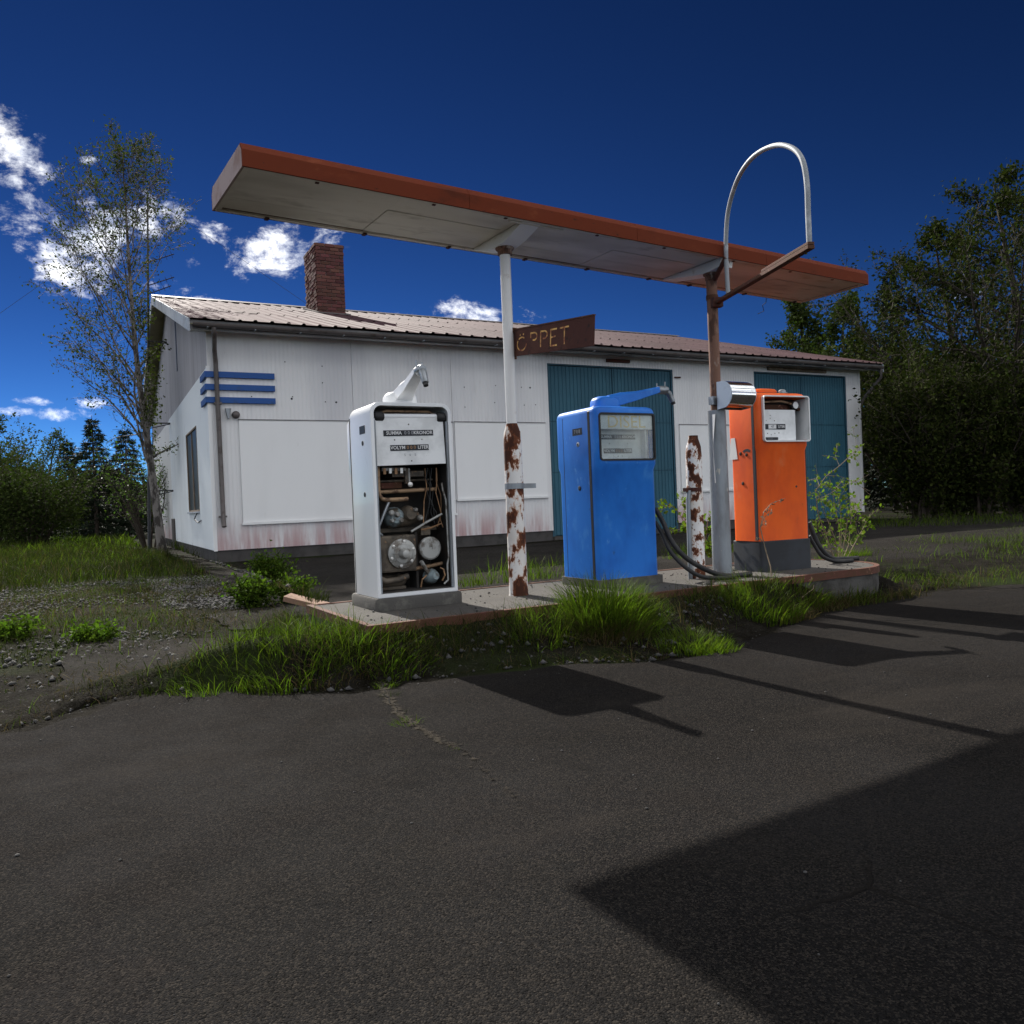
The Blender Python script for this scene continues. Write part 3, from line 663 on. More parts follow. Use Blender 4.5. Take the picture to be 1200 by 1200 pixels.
obj('guy_wire', MB().tube([(tx, 0, h_top-.4), (-10.5, -1, -.05)], .006, 4), 'antenna', ant)
# ================================================================== CANOPY
CZ = 3.20
c_fl, c_fr, c_bl = at_z(284, 194, CZ), at_z(1018, 333.6, CZ), at_z(258, 248.5, CZ)
cyaw = math.atan2(c_fr.y-c_fl.y, c_fr.x-c_fl.x); CLN = (c_fr-c_fl).length; CDP = (c_bl-c_fl).length
can = thing('canopy', 'long narrow rust-red canopy roof on two posts above the pumps', 'canopy', (c_fl.x, c_fl.y, CZ), cyaw)
inv = (Matrix.Translation((c_fl.x, c_fl.y, CZ)) @ Matrix.Rotation(cyaw, 4, 'Z')).inverted()
def cl(p): return inv @ Vector(p)
FH, CHM = .105, .05
# fascia: front, back with chamfered upper edge; ends
fpro = [(0, 0), (0, FH), (CHM*.7, FH+CHM), (CHM*.7+.02, FH+CHM), (.014, FH), (.014, 0)]
nseg = 4
for k in range(nseg):
    a, b = CLN*k/nseg+.0015, CLN*(k+1)/nseg-.0015
    obj('front_fascia', MB().prism(fpro, 'x', a, b), 'canopy_red', can)
    obj('rear_fascia', MB().prism([(CDP-y, z) for y, z in fpro], 'x', a, b), 'canopy_red', can)
def end_fascia(x0, x1):
    return MB().prism([(.016, 0), (CDP-.016, 0), (CDP-.016, FH), (CDP-CHM*.75-.02, FH+CHM-.003), (CHM*.75+.02, FH+CHM-.003), (.016, FH)], 'x', x0, x1)
obj('end_fascia', end_fascia(.0, .015), 'canopy_end', can); obj('end_fascia', end_fascia(CLN-.015, CLN), 'canopy_end', can)
obj('roof_sheet', MB().add([(.01, .05, FH+CHM-.012), (CLN-.01, .05, FH+CHM-.012), (CLN-.01, CDP/2, FH+CHM+.0), (.01, CDP/2, FH+CHM+.0), (CLN-.01, CDP-.05, FH+CHM-.012), (.01, CDP-.05, FH+CHM-.012)], [(0, 1, 2, 3), (3, 2, 4, 5)]), 'canopy_top', can)
# lower lip and soffit panels
lip = MB(); lip.box(.016, CLN-.016, .0145, .05, -.002, .012).box(.016, CLN-.016, CDP-.05, CDP-.0145, -.002, .012).box(.0155, .05, .0505, CDP-.0505, -.0015, .012).box(CLN-.05, CLN-.0155, .0505, CDP-.0505, -.0015, .012)
obj('lip_trim', lip, 'canopy_soffit', can)
npan = 6
yy = [.05, .32, .58, CDP-.05]
for k in range(npan):
    for ya, yb in zip(yy[:-1], yy[1:]):
        a, b = .05+(CLN-.1)*k/npan, .05+(CLN-.1)*(k+1)/npan
        z = .013+.003*((k*3+int(ya*10)) % 2)
        obj('soffit_panel', MB().box(a+.002, b-.002, ya+.0015, yb-.0015, z, z+.01), 'canopy_soffit', can)
rr = random.Random(5)
for k in range(9):
    x = .35+k*(CLN-.6)/8+rr.uniform(-.1, .1); obj('lip_clip', MB().box(x-.014, x+.014, CDP-.055, CDP-.01, -.014, -.0025), 'rust_dark', can); 
for k in range(8):
    x = .45+k*(CLN-.9)/7+rr.uniform(-.12, .12); obj('lip_clip', MB().box(x-.012, x+.012, .025, .045, -.009, -.0025), 'rust_dark', can)
obj('lamp_strip', MB().box(2.0, 2.5, .055, .085, -.010, .012), 'canopy_soffit', can, bev=.004)
obj('dangling_wire', MB().tube([(CLN-.62, CDP-.02, -.01), (CLN-.63, CDP-.02, -.06), (CLN-.70, CDP-.03, -.10), (CLN-.68, CDP-.03, -.16), (CLN-.78, CDP-.03, -.20)], .004, 5), 'wire', can)
P1 = Vector((3.024, 5.74, IZ)); P2 = Vector((5.20, 5.735, IZ))
# cross brackets, boat-shaped, one over each post
for P in (P1, P2):
    x = cl((P.x, P.y, CZ)).x; y = cl((P.x, P.y, CZ)).y
    prof = [(.05, .010), (.05, -.004), (y-.18, -.062), (y-.06, -.078), (y+.06, -.078), (y+.18, -.060), (CDP-.05, -.004), (CDP-.05, .010)]
    obj('cross_bracket', MB().prism(prof, 'x', x-.085, x+.085), 'white_post', can, bev=.005)
    obj('post_head', MB().lathe((x, y, -.135), (0, 0, 1), [(0, .058), (.035, .060), (.045, .075), (.058, .078)], 14), 'rust_post', can, sm=40)
def post_parts(P, z0, z1, r, mat, nm):
    a, b = cl((P.x, P.y, z0)), cl((P.x, P.y, z1)); return obj(nm, MB().tube([a, b], r, 16), mat, can, sm=50)
z1t = CZ-.10
p1 = post_parts(P1, 1.66, z1t, .044, 'white_post', 'post')
sl1 = cl((P1.x, P1.y, 0))
sv = obj('post_sleeve', MB().lathe((sl1.x, sl1.y, IZ-CZ-.003), (0, 0, 1), [(0, .082), (.02, .078), (.30, .076), (1.24, .074), (1.33, .068), (1.39, .047), (1.40, .0445)], 20), 'sleeve_rust', can, sm=40)
obj('clamp', MB().lathe((sl1.x, sl1.y, 1.165-CZ), (0, 0, 1), [(0, .079), (.045, .079)], 18).box(sl1.x+.05, sl1.x+.20, sl1.y-.02, sl1.y+.01, 1.168-CZ, 1.207-CZ), 'galv_dull', sv)
p2 = post_parts(P2, 1.50, z1t, .050, 'rust_post', 'post')
s2 = cl((P2.x, P2.y, 0))
sv2 = obj('post_sleeve', MB().loft([(IZ-CZ-.003, s2.x-.078, s2.x+.078, s2.y-.078, s2.y+.078, .05), (1.84-CZ, s2.x-.074, s2.x+.074, s2.y-.074, s2.y+.074, .05)]), 'galv_dull', can, sm=40)
obj('peeling_strip', MB().add([(s2.x-.082, s2.y-.06, 1.80-CZ), (s2.x-.078, s2.y-.02, 1.80-CZ), (s2.x-.093, s2.y-.03, 1.5-CZ), (s2.x-.12, s2.y-.05, 1.5-CZ), (s2.x-.088, s2.y-.03, 1.16-CZ), (s2.x-.090, s2.y-.045, 1.16-CZ)], [(0, 1, 2, 3), (3, 2, 4, 5)]), 'board_white', sv2)
obj('collar', MB().lathe((s2.x, s2.y, 2.88-CZ), (0, 0, 1), [(0, .056), (.04, .056)], 16), 'rust_steel', can)
obj('clamp', MB().lathe((s2.x, s2.y, 1.90-CZ), (0, 0, 1), [(0, .058), (.06, .058)], 14).box(s2.x-.10, s2.x-.04, s2.y-.06, s2.y-.0, 1.89-CZ, 1.965-CZ), 'galv', can)

# ================================================================== ARCHED SIGN FRAME
AZm = at_y(829, 354, P2.y).z
A0 = Vector((P2.x, P2.y-.05, AZm)); E1 = at_z(948, 288, AZm); E0 = at_z(853, 337, AZm)
adir = (E1-A0); adir.z = 0; aL = adir.length; adir.normalize()
ayaw = math.atan2(adir.y, adir.x)
arc = thing('arched_sign_frame', 'empty pale arched pipe frame on a rusty arm above the orange pump', 'sign frame', tuple(A0), ayaw)
l0 = (E0-A0).dot(adir); l1 = aL
obj('arm', MB().box(0.02, l1+.03, -.028, .028, -.030, -.002), 'rust_steel', arc, bev=.003)
obj('arm', MB().box(l0+.45, l1+.03, -.026, .026, .0, .022), 'rust_steel', arc, bev=.003)
obj('bracket', MB().box(-.015, .05, -.05, .05, -.06, .03), 'rust_dark', arc, bev=.005)
# upper stay to the canopy's front edge
ps = Vector(arc.matrix_world.translation); 
invA = (Matrix.Translation(A0) @ Matrix.Rotation(ayaw, 4, 'Z')).inverted()
st0 = invA @ Vector((P2.x, P2.y-.045, CZ-.14)); st1 = invA @ at_z(851, 301, CZ-.01)
obj('stay', MB().tube([st0, st1], .022, 8), 'rust_dark', arc)
def catmull(P, n=4):
    P = [Vector(p) for p in P]; P[0].z = min(P[0].z, -.01); P[-1].z = min(P[-1].z, .0); o = []
    for i in range(len(P)-1):
        a, b, c, d = P[max(i-1, 0)], P[i], P[i+1], P[min(i+2, len(P)-1)]
        for k in range(n):
            t = k/n; o.append(.5*((2*b)+(c-a)*t+(2*a-5*b+4*c-d)*t*t+(3*b-a-3*c+d)*t**3))
    return o+[P[-1]]
# arch: up from l0, round, down to l1
plane_n = Vector((-adir.y, adir.x, 0))
def on_plane(u, v):
    r = ray(u, v); t = (A0-O).dot(plane_n)/r.dot(plane_n); q = O+r*t; d = q-A0
    return (d.x*adir.x+d.y*adir.y, 0, q.z-A0.z)
apx = [(853, 337), (851, 305), (851, 275), (853, 250), (858, 228), (866, 207), (877, 190), (889, 179), (903, 172), (916, 170), (929, 174), (938, 183), (943, 197), (946, 220), (947, 250), (948.5, 287)]
obj('arch_pipe', MB().tube(catmull([on_plane(*q) for q in apx]), .020, 10), 'arch_pipe', arc, sm=60)
arc['label'] = 'empty pale arched pipe frame on a rusty arm above the orange pump'

# ================================================================== ROUND-FRONTED METAL HOOD ON POST
hd = thing('light_hood', 'shiny metal half-round lamp hood fixed to the post beside the orange pump', 'lamp', (P2.x-.055, P2.y-.085, 1.84), R(2))
def dprof(r=.14, h=.30, k=10):
    o = [(0, 0), (0, h)]
    for i in range(k+1):
        th = R(90-180*i/k); o.append((-.10-r*.85*math.cos(th)*1.0, h/2+h/2*math.sin(th)))
    return o
dp_ = dprof()
# hood: open half-round shell with closed ends
hh = .255
def shell(k=14, t=.004):
    out = []; inn = []
    for i in range(k+1):
        th = R(100-170*i/k); out.append((-.055-.13*math.cos(th), hh/2+hh/2*math.sin(th))); inn.append((-.055-(.13-t)*math.cos(th), hh/2+(hh/2-t)*math.sin(th)))
    return [(0, hh)]+out+inn[::-1]+[(0, hh-t)]
obj('hood_shell', MB().prism(shell(), 'x', .0, .30), 'chrome', hd, sm=40)
cap = [(0, 0), (0, hh)]+[(-.055-.13*math.cos(R(100-170*i/14)), hh/2+hh/2*math.sin(R(100-170*i/14))) for i in range(15)]
obj('end_cap', MB().prism(cap, 'x', -.006, -.0005), 'chrome_cap', hd); obj('end_cap', MB().prism(cap, 'x', .3005, .306), 'chrome_cap', hd)
obj('back_plate', MB().box(-.004, .304, .001, .008, .0, hh), 'galv_dull', hd)

# ================================================================== OPEN SIGN
sg = thing('open_sign', 'rusty dark plate sign with flaking yellow lettering on the white post', 'sign', (P1.x+.045, P1.y, 0), 0)
sdir = None
tl = at_y(602, 388, P1.y); 
SGZ0, SGZ1 = 2.245, 2.455
# the plate points towards the road, away from the post
e_ = at_z(697, 370, 2.455); 
q0 = Vector((P1.x+.045, P1.y, 2.35))
# far end: where both plate heights agree with the picture
best = None
for k in range(200):
    yv = 5.8-.006*k; top = at_y(697, 370, yv); bot = at_y(697, 405, yv)
    s_ = abs((top.z-bot.z)-(SGZ1-SGZ0)*1.0)
    if best is None or s_ < best[0]: best = (s_, top, bot)
se = best[1]; syaw = math.atan2(se.y-q0.y, se.x-q0.x); slen = math.hypot(se.y-q0.y, se.x-q0.x)
zt = (best[1].z+best[2].z)/2
sg.rotation_euler = (0, math.atan2(-(zt-2.35), slen), syaw); sg.location = (P1.x+.04, P1.y, 2.35)
obj('sign_plate', MB().box(.0, slen, -.006, .006, -.105, .105), 'rust_dark', sg, bev=.002)
obj('sign_edge', MB().box(.0, slen, -.010, .010, .1055, .115), 'rust_steel', sg)
obj('sign_bracket', MB().box(-.03, .03, -.02, .02, .09, .125).box(-.03, .03, -.02, .02, -.125, -.09), 'rust_steel', sg)
def stroke(pts, wdt=.010):
    m = MB()
    for a, b in zip(pts[:-1], pts[1:]):
        a = Vector(a); b = Vector(b); d = (b-a).normalized(); n = Vector((-d.y, d.x))*wdt/2; a = a-d*.002; b = b+d*.002
        m.add([(a.x+n.x, -.0075, a.y+n.y), (a.x-n.x, -.0075, a.y-n.y), (b.x-n.x, -.0075, b.y-n.y), (b.x+n.x, -.0075, b.y+n.y), (a.x+n.x, -.0062, a.y+n.y), (a.x-n.x, -.0062, a.y-n.y), (b.x-n.x, -.0062, b.y-n.y), (b.x+n.x, -.0062, b.y+n.y)],
              [(0, 1, 2, 3), (7, 6, 5, 4), (0, 4, 5, 1), (1, 5, 6, 2), (2, 6, 7, 3), (3, 7, 4, 0)])
    return m
LW = slen/10.0; cy = -.002; lh = .060
def letter(nm, segs):
    m = MB()
    for s_ in segs:
        q = stroke(s_, .0115); m.add(q.v, q.f)
    obj('letter', m, 'sign_yellow', sg)
x = LW*1.35; rx = LW*.62
ell = lambda a0, a1: [(x+rx*math.cos(R(a)), cy-.012+lh*.86*math.sin(R(a))) for a in np.linspace(a0, a1, 12)]
letter('o', [ell(60, 130), ell(150, 250), ell(265, 355), [(x-.028, cy+.058), (x-.020, cy+.063)], [(x+.018, cy+.064), (x+.026, cy+.060)]])
for i, xx in enumerate((LW*2.55, LW*3.85)):
    bow = [(xx, cy+lh)]+[(xx+LW*.42+LW*.40*math.cos(R(a)), cy+lh*.52+lh*.48*math.sin(R(a))) for a in np.linspace(80, -80, 9)]
    letter('p', [bow+[(xx+LW*.30, cy+.004)], [(xx, cy-lh*.95), (xx, cy+lh*(.9 if i else .1))] if i else [(xx, cy+lh*.4), (xx, cy+lh)]])
xx = LW*5.1; letter('e', [[(xx, cy-lh), (xx, cy+lh)], [(xx, cy+lh), (xx+LW*.72, cy+lh*1.02)], [(xx, cy+.002), (xx+LW*.55, cy+.006)], [(xx, cy-lh), (xx+LW*.75, cy-lh)]])
xx = LW*6.75; letter('t', [[(xx-LW*.5, cy+lh), (xx+LW*.5, cy+lh*1.05)], [(xx, cy+lh), (xx, cy-lh)]])

# ================================================================== BOLLARD
b0 = at_z(817, 677, IZ)
bol = thing('bollard', 'short white steel post with heavy rust flaking beside the blue pump', 'bollard', (b0.x, b0.y, IZ-.002), 0)
obj('bollard_pipe', MB().lathe((0, 0, 0), (0.012, 0, 1), [(0, .080), (.03, .075), (1.10, .073), (1.20, .066), (1.27, .045), (1.28, .043), (1.30, .043)], 20), 'bollard_rust', bol, sm=40)
obj('conduit', MB().tube([(-.095, -.02, 0), (-.088, -.02, .72), (-.07, -.02, .80)], .020, 8), 'galv_dull', bol, sm=50)
obj('clamp', MB().lathe((0, 0, .79), (0, 0, 1), [(0, .077), (.035, .077)], 16).box(-.12, -.06, -.03, .01, .79, .825), 'rust_dark', bol)

# ================================================================== PUMPS
def label_strip(parent, x, z, wd, hg, y, parts, size):
    s = obj('counter_strip', MB().box(x-wd/2, x+wd/2, y-.004, y, z-hg/2, z+hg/2), 'label_black', parent, bev=.0015)
    for (txt, dx, mat) in parts:
        o = link('lettering', text_mesh(txt, size, .0004, .0006), mat, s, (x+dx, y-.0048, z), (R(90), 0, 0))
    return s
def small_marks(parent, x, z, y, txt, size): link('lettering', text_mesh(txt, size, .0003), 'print_grey', parent, (x, y-.0012, z), (R(90), 0, 0))
def hose_arm(parent, base, ang, length, rise, mat, hookside=1):
    """swivel housing, tapered arm and grey outlet head"""
    bx, by, bz = base
    hs = obj('hose_arm', MB().loft([(bz, bx-.13, bx+.13, by-.10, by+.10, .075), (bz+.075, bx-.126, bx+.126, by-.096, by+.096, .075), (bz+.10, bx-.11, bx+.11, by-.082, by+.082, .07), (bz+.115, bx-.075, bx+.075, by-.055, by+.055, .05)]), mat, parent, sm=40)
    d = Vector((math.cos(ang), math.sin(ang), 0)); s = Vector((-d.y, d.x, 0)); c0 = Vector((bx, by, bz+.058))
    vs = []; fs = []
    secs = [(.02, .080, .065, .05), (.14, .064, .066, .045), (length*.55, .050, .044, .040), (length, .038, .030, .026)]
    for (l, hw, up, dn) in secs:
        c = c0+d*l+Vector((0, 0, rise*(l/length)**1.1))
        for (a, b) in ((-hw, -dn), (hw, -dn), (hw*.9, up*.6), (hw*.5, up), (-hw*.5, up), (-hw*.9, up*.6)): vs.append(c+s*a+Vector((0, 0, b)))
    n = 6
    for i in range(len(secs)-1):
        for j in range(n): j2 = (j+1) % n; fs.append((i*n+j, i*n+j2, (i+1)*n+j2, (i+1)*n+j))
    fs += [tuple(range(n-1, -1, -1)), tuple((len(secs)-1)*n+j for j in range(n))]
    obj('arm_beam', MB().add(vs, fs), mat, hs, bev=.004)
    t = c0+d*length+Vector((0, 0, rise))
    hdm = MB().lathe(t-d*.02, d, [(0, .030), (.02, .036), (.09, .038), (.11, .030)], 14)
    hdm.tube([t+d*.05, t+d*.10+Vector((0, 0, -.03)), t+d*.135+Vector((0, 0, -.105))], [.030, .028, .024], 10)
    obj('swivel_head', hdm, 'galv', hs, sm=45)
    obj('hook', MB().tube([t+d*.0+s*.03+Vector((0, 0, .02)), t+d*.0+s*.032+Vector((0, 0, .065))], .007, 6).tube([t+d*.05-s*.03+Vector((0, 0, .02)), t+d*.05-s*.032+Vector((0, 0, .07))], .007, 6), 'galv', hs)
    obj('outlet', MB().tube([t+d*.132+Vector((0, 0, -.10)), t+d*.145+Vector((0, 0, -.128))], .019, 8), 'rubber', hs)
    return hs
def island_pump(name, label, at, yaw): return thing(name, label, 'fuel pump', (at[0], at[1], IZ-.001), yaw, 'old fuel pumps on the island')

# ---- white pump, front open
wp = island_pump('fuel_pump', 'white fuel pump with its lower front missing and machinery showing', (1.795, 5.615), R(2.0))
Wd, Dp, H = .65, .57, 1.535
obj('base', MB().loft([(0, -.02, Wd+.03, -.035, Dp+.02, .05), (.075, -.02, Wd+.03, -.035, Dp+.02, .05), (.09, -.012, Wd+.022, -.027, Dp+.012, .05)]), 'base_grey', wp, sm=40)
def front_outline(ins, k=8):
    r = .075-ins*.6; x0, x1, z0, z1 = ins, Wd-ins, .09+(0 if ins < .001 else .03), H-ins; o = [(x0, z0)]; 
    o = [(x1, z0)]
    for i in range(k+1): th = R(0+90*i/k); o.append((x1-r+r*math.cos(th), z1-r+r*math.sin(th)))
    for i in range(k+1): th = R(90+90*i/k); o.append((x0+r+r*math.cos(th), z1-r+r*math.sin(th)))
    o.append((x0, z0)); return o
sh = MB().prism(front_outline(0), 'y', 0, Dp-.085).mesh('cabinet', bev=.010, seg=3)
cut = MB().prism([(q[0], q[1]) for q in front_outline(.026)], 'y', -.1, Dp-.12).mesh('cut')
cab = boolcut(sh, [cut]); smooth_mesh(cab, 30); cab.materials.clear()
cabo = link('cabinet', cab, 'pump_white', wp)
# rear shell, lower and with a head bulge
obj('rear_shell', MB().loft([(.09, .008, Wd-.008, Dp-.12, Dp, .05), (1.02, .008, Wd-.008, Dp-.12, Dp, .05), (1.06, .004, Wd-.004, Dp-.12, Dp+.035, .05), (1.42, .004, Wd-.004, Dp-.12, Dp+.035, .05), (1.455, .02, Wd-.02, Dp-.12, Dp+.02, .05), (1.47, .05, Wd-.05, Dp-.12, Dp-.01, .05)]), 'pump_white', wp, sm=35)
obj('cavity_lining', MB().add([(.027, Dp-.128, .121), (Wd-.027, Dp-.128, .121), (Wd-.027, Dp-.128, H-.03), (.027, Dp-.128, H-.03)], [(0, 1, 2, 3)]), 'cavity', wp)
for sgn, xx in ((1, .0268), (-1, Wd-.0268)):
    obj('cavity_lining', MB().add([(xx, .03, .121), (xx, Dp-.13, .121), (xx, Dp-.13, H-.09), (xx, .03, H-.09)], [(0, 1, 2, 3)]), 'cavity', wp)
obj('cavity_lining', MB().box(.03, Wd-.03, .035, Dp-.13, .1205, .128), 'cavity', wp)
for xx in (.030, Wd-.042): obj('inner_frame', MB().box(xx, xx+.012, .012, .035, .125, 1.40), 'galv_dull', wp)
# dial board hangs a little askew
db = obj('dial_board', MB().box(.034, Wd-.024, .006, .012, 1.055, 1.408), 'dial_white', wp, bev=.003, rot=(R(-1.2), R(-1.3), 0), loc=(0, -.004, .008))
label_strip(db, .335, 1.295, .40, .043, .0058, [('SUMMA', -.118, 'print_white'), ('0 0 0', .0, 'print_grey'), ('KRONOR', .115, 'print_white')], .036)
label_strip(db, .335, 1.185, .31, .043, .0058, [('VOLYM', -.095, 'print_white'), ('0 0 0', .012, 'copper'), ('LITER', .108, 'print_white')], .036)
small_marks(db, .335, 1.130, .0058, '5    6    5', .026); small_marks(db, .335, 1.215, .0058, '_____', .024); small_marks(db, .335, 1.155, .0058, '- - - - -', .018)
for (sx, sz) in ((.34, 1.36), (.345, 1.085), (.22, 1.245), (.44, 1.245)): obj('screw', MB().lathe((sx, .0058, sz), (0, -1, 0), [(0, .006), (.003, .004)], 8), 'iron_grey', db)
# tube lamp above the board
obj('tube_lamp', MB().tube([(.12, .05, 1.432), (Wd-.09, .05, 1.438)], .022, 12), 'tube_lamp', wp, sm=60)
for xx in (.045, Wd-.105): obj('lamp_cap', MB().lathe((xx, .05, 1.432), (1, 0, 0), [(0, .034), (.01, .040), (.06, .040), (.072, .030)], 14), 'rubber', wp, sm=40)
obj('hood_rail', MB().tube([(.05, .10, 1.44), (.15, .09, 1.478), (Wd-.15, .09, 1.48), (Wd-.05, .10, 1.44)], .010, 6), 'pipe_rust', wp)
# keyholes and plate on the left side
obj('maker_plate', MB().box(-.004, .001, .13, .245, 1.315, 1.375), 'label_black', wp); 
for z in (1.245, .86): obj('lock', MB().lathe((0.001, .19, z), (-1, 0, 0), [(0, .020), (.005, .018), (.006, .010)], 12), 'rubber', wp)
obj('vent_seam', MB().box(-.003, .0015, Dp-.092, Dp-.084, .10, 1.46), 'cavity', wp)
hose_arm(wp, (.335, .25, H-.004), R(-93), .44, .15, 'pump_white')
# machinery
mach = []
def P_(nm, mb, mat, **k): return obj(nm, mb, mat, wp, **k)
P_('gearbox', MB().box(.04, .36, .10, .32, .265, .545), 'iron_dirty', bev=.018)
fl = P_('flange', MB().lathe((.235, .10, .405), (0, -1, 0), [(0, .112), (.02, .112), (.026, .088), (.045, .070), (.05, .045), (.075, .030), (.10, .028), (.105, .018)], 24), 'iron_grey', sm=35)
for k in range(6):
    th = R(60*k+20); obj('bolt', MB().lathe((.235+.092*math.cos(th), .08, .405+.092*math.sin(th)), (0, -1, 0), [(0, .012), (.012, .012), (.015, .006)], 8), 'bolt', fl)
P_('disc_cover', MB().lathe((.475, .13, .43), (0, -1, 0), [(0, .088), (.03, .090), (.036, .084), (.040, .078), (.041, .016), (.036, .014)], 24), 'iron_grey', sm=30)
P_('meter_body', MB().lathe((.21, .22, .68), (0, -1, 0), [(0, .075), (.06, .08), (.10, .07), (.13, .045)], 20), 'iron_blue', sm=35)
P_('meter_body', MB().lathe((.33, .22, .70), (0, -1, 0), [(0, .06), (.05, .066), (.11, .052), (.125, .04)], 18), 'iron_dirty', sm=35)
P_('meter_body', MB().lathe((.16, .18, .65), (1, .0, .1), [(0, .05), (.05, .058), (.20, .055), (.26, .04)], 16), 'iron_dirty', sm=35)
for (x, z, r) in ((.165, .715, .022), (.24, .655, .018), (.395, .67, .022), (.36, .73, .016), (.165, .655, .014), (.21, .70, .020)):
    P_('valve_knob', MB().lathe((x, .105, z), (0, -1, 0), [(0, r), (.03, r), (.04, r*.6)], 12), 'iron_grey', sm=35)
P_('motor', MB().lathe((.05, .25, .19), (1, 0, 0), [(0, .045), (.02, .058), (.22, .058), (.25, .04), (.27, .02)], 18), 'iron_dirty', sm=35)
P_('motor_foot', MB().box(.10, .30, .19, .31, .126, .15), 'iron_dirty', bev=.006)
P_('filter_bowl', MB().lathe((.475, .19, .205), (.25, -1, .1), [(0, .04), (.02, .056), (.07, .058), (.09, .045), (.12, .03)], 18), 'iron_blue', sm=35)
P_('pipe', MB().tube([(.066, .08, 1.06), (.066, .08, .89), (.072, .08, .85), (.092, .08, .822), (.13, .08, .812), (.30, .09, .815)], .017, 10), 'pipe_rust', sm=60)
P_('pipe', MB().tube([(.04, .16, .872), (.57, .16, .885)], .016, 8), 'pipe_rust', sm=60)
P_('pipe', MB().tube([(.10, .18, .955), (.56, .20, .962)], .010, 8), 'iron_dirty', sm=60)
P_('pipe', MB().tube([(.150, .09, .80), (.120, .09, .74), (.062, .09, .62), (.060, .09, .57), (.085, .10, .55)], .013, 8), 'galv', sm=60)
P_('pipe', MB().tube([(.39, .09, .335), (.43, .10, .27), (.475, .13, .22)], .016, 8), 'iron_grey', sm=60)
P_('pipe', MB().tube([(.36, .16, .275), (.60, .17, .30)], .016, 8), 'pipe_rust', sm=60)
P_('pipe', MB().tube([(.33, .12, .565), (.46, .12, .63), (.59, .11, .69)], .010, 8), 'iron_grey', sm=60)
P_('pipe', MB().tube([(.575, .06, .93), (.58, .055, .87), (.60, .05, .80), (.605, .05, .35), (.59, .05, .30), (.592, .05, .18), (.56, .06, .15)], .008, 8), 'iron_grey', sm=60)
P_('pipe', MB().tube([(.06, .10, .225), (.10, .09, .205), (.20, .09, .21), (.28, .10, .23)], .024, 10), 'iron_dirty', sm=60)
P_('relay_box', MB().box(.42, .50, .14, .22, .53, .60), 'iron_dirty', bev=.006)
P_('cross_plate', MB().box(.13, .30, .19, .21, .90, .95), 'rust_steel', bev=.004)
rw = random.Random(3)
for k in range(7):
    x = rw.uniform(.46, .58); y = rw.uniform(.08, .16); z = 1.05
    pth = [(x, y, z)]
    for j in range(5): z -= rw.uniform(.06, .11); x += rw.gauss(0, .018); pth.append((min(.60, max(.42, x)), y+rw.gauss(0, .01), z))
    P_('cable', MB().tube(pth, .0045, 5), 'copper' if k % 2 else 'wire')
P_('cable', MB().tube([(.40, .09, .575), (.47, .08, .585), (.57, .09, .615)], .006, 6), 'copper')
P_('cable', MB().tube([(.555, .08, .175), (.575, .07, .215), (.57, .08, .26), (.545, .09, .275)], .007, 6), 'copper')
P_('cable', MB().tube([(.37, .07, .14), (.38, .06, .20), (.42, .07, .225)], .006, 6), 'copper')
P_('counter_drive', MB().box(.20, .46, .13, .30, .985, 1.03).box(.30, .33, .12, .15, .93, 1.05), 'iron_dirty', bev=.004)
P_('counter_drive', MB().box(.11, .30, .10, .13, 1.030, 1.055), 'iron_grey', bev=.003)
for k in range(4): P_('gear_tag', MB().box(.115+k*.045, .135+k*.045, .085, .098, 1.005+.006*(k % 2), 1.05), 'bolt' if k % 2 else 'copper')
P_('shaft', MB().tube([(.335, .13, .93), (.335, .13, 1.05)], .010, 8), 'iron_grey')
P_('knob', MB().lathe((.335, .12, .925), (0, -1, 0), [(0, .018), (.015, .02), (.02, .012)], 12), 'bolt', sm=40)
P_('bracket_bar', MB().box(.04, .60, .25, .27, .565, .595), 'iron_dirty')
P_('bracket_bar', MB().box(.375, .395, .16, .30, .128, .56), 'cavity')

# ---- blue pump
bp = island_pump('fuel_pump', 'blue diesel pump standing behind the tall bright grass tuft', (3.725, 5.575), R(1.0))
Wd, Dp, H = .650, .64, 1.545
obj('base', MB().loft([(0, -.01, Wd+.03, -.0, Dp+.0, .05), (.07, -.01, Wd+.03, -.0, Dp, .05)]), 'base_grey', bp, sm=40)
def pump_body(Wd, Dp, H, z0, zh, inset, tops, dz=0):
    L = [(z0, .0, Wd, inset, Dp-inset, .055), (zh-.05, 0, Wd, inset, Dp-inset, .055), (zh, 0, Wd, .0, Dp, .055)]
    for (dzt, ins, r) in tops: L.append((H+dzt, ins, Wd-ins, ins, Dp-ins, max(.02, .055-ins*.1)))
    return MB().loft(L, 6)
me = pump_body(Wd, Dp, H, .068, 1.045, .03, [(-.055, 0, 0), (-.03, .006, 0), (-.012, .020, 0), (-.002, .045, 0), (0, .09, 0)]).mesh('cabinet')
cw_ = MB().prism([(.045, 1.085), (Wd-.030, 1.085), (Wd-.030, 1.475), (.045, 1.475)], 'y', -.2, .15).mesh('cut', bev=.018, seg=3)
me = boolcut(me, [cw_]); smooth_mesh(me, 32); me.materials.clear()
bc = link('cabinet', me, 'pump_blue', bp)
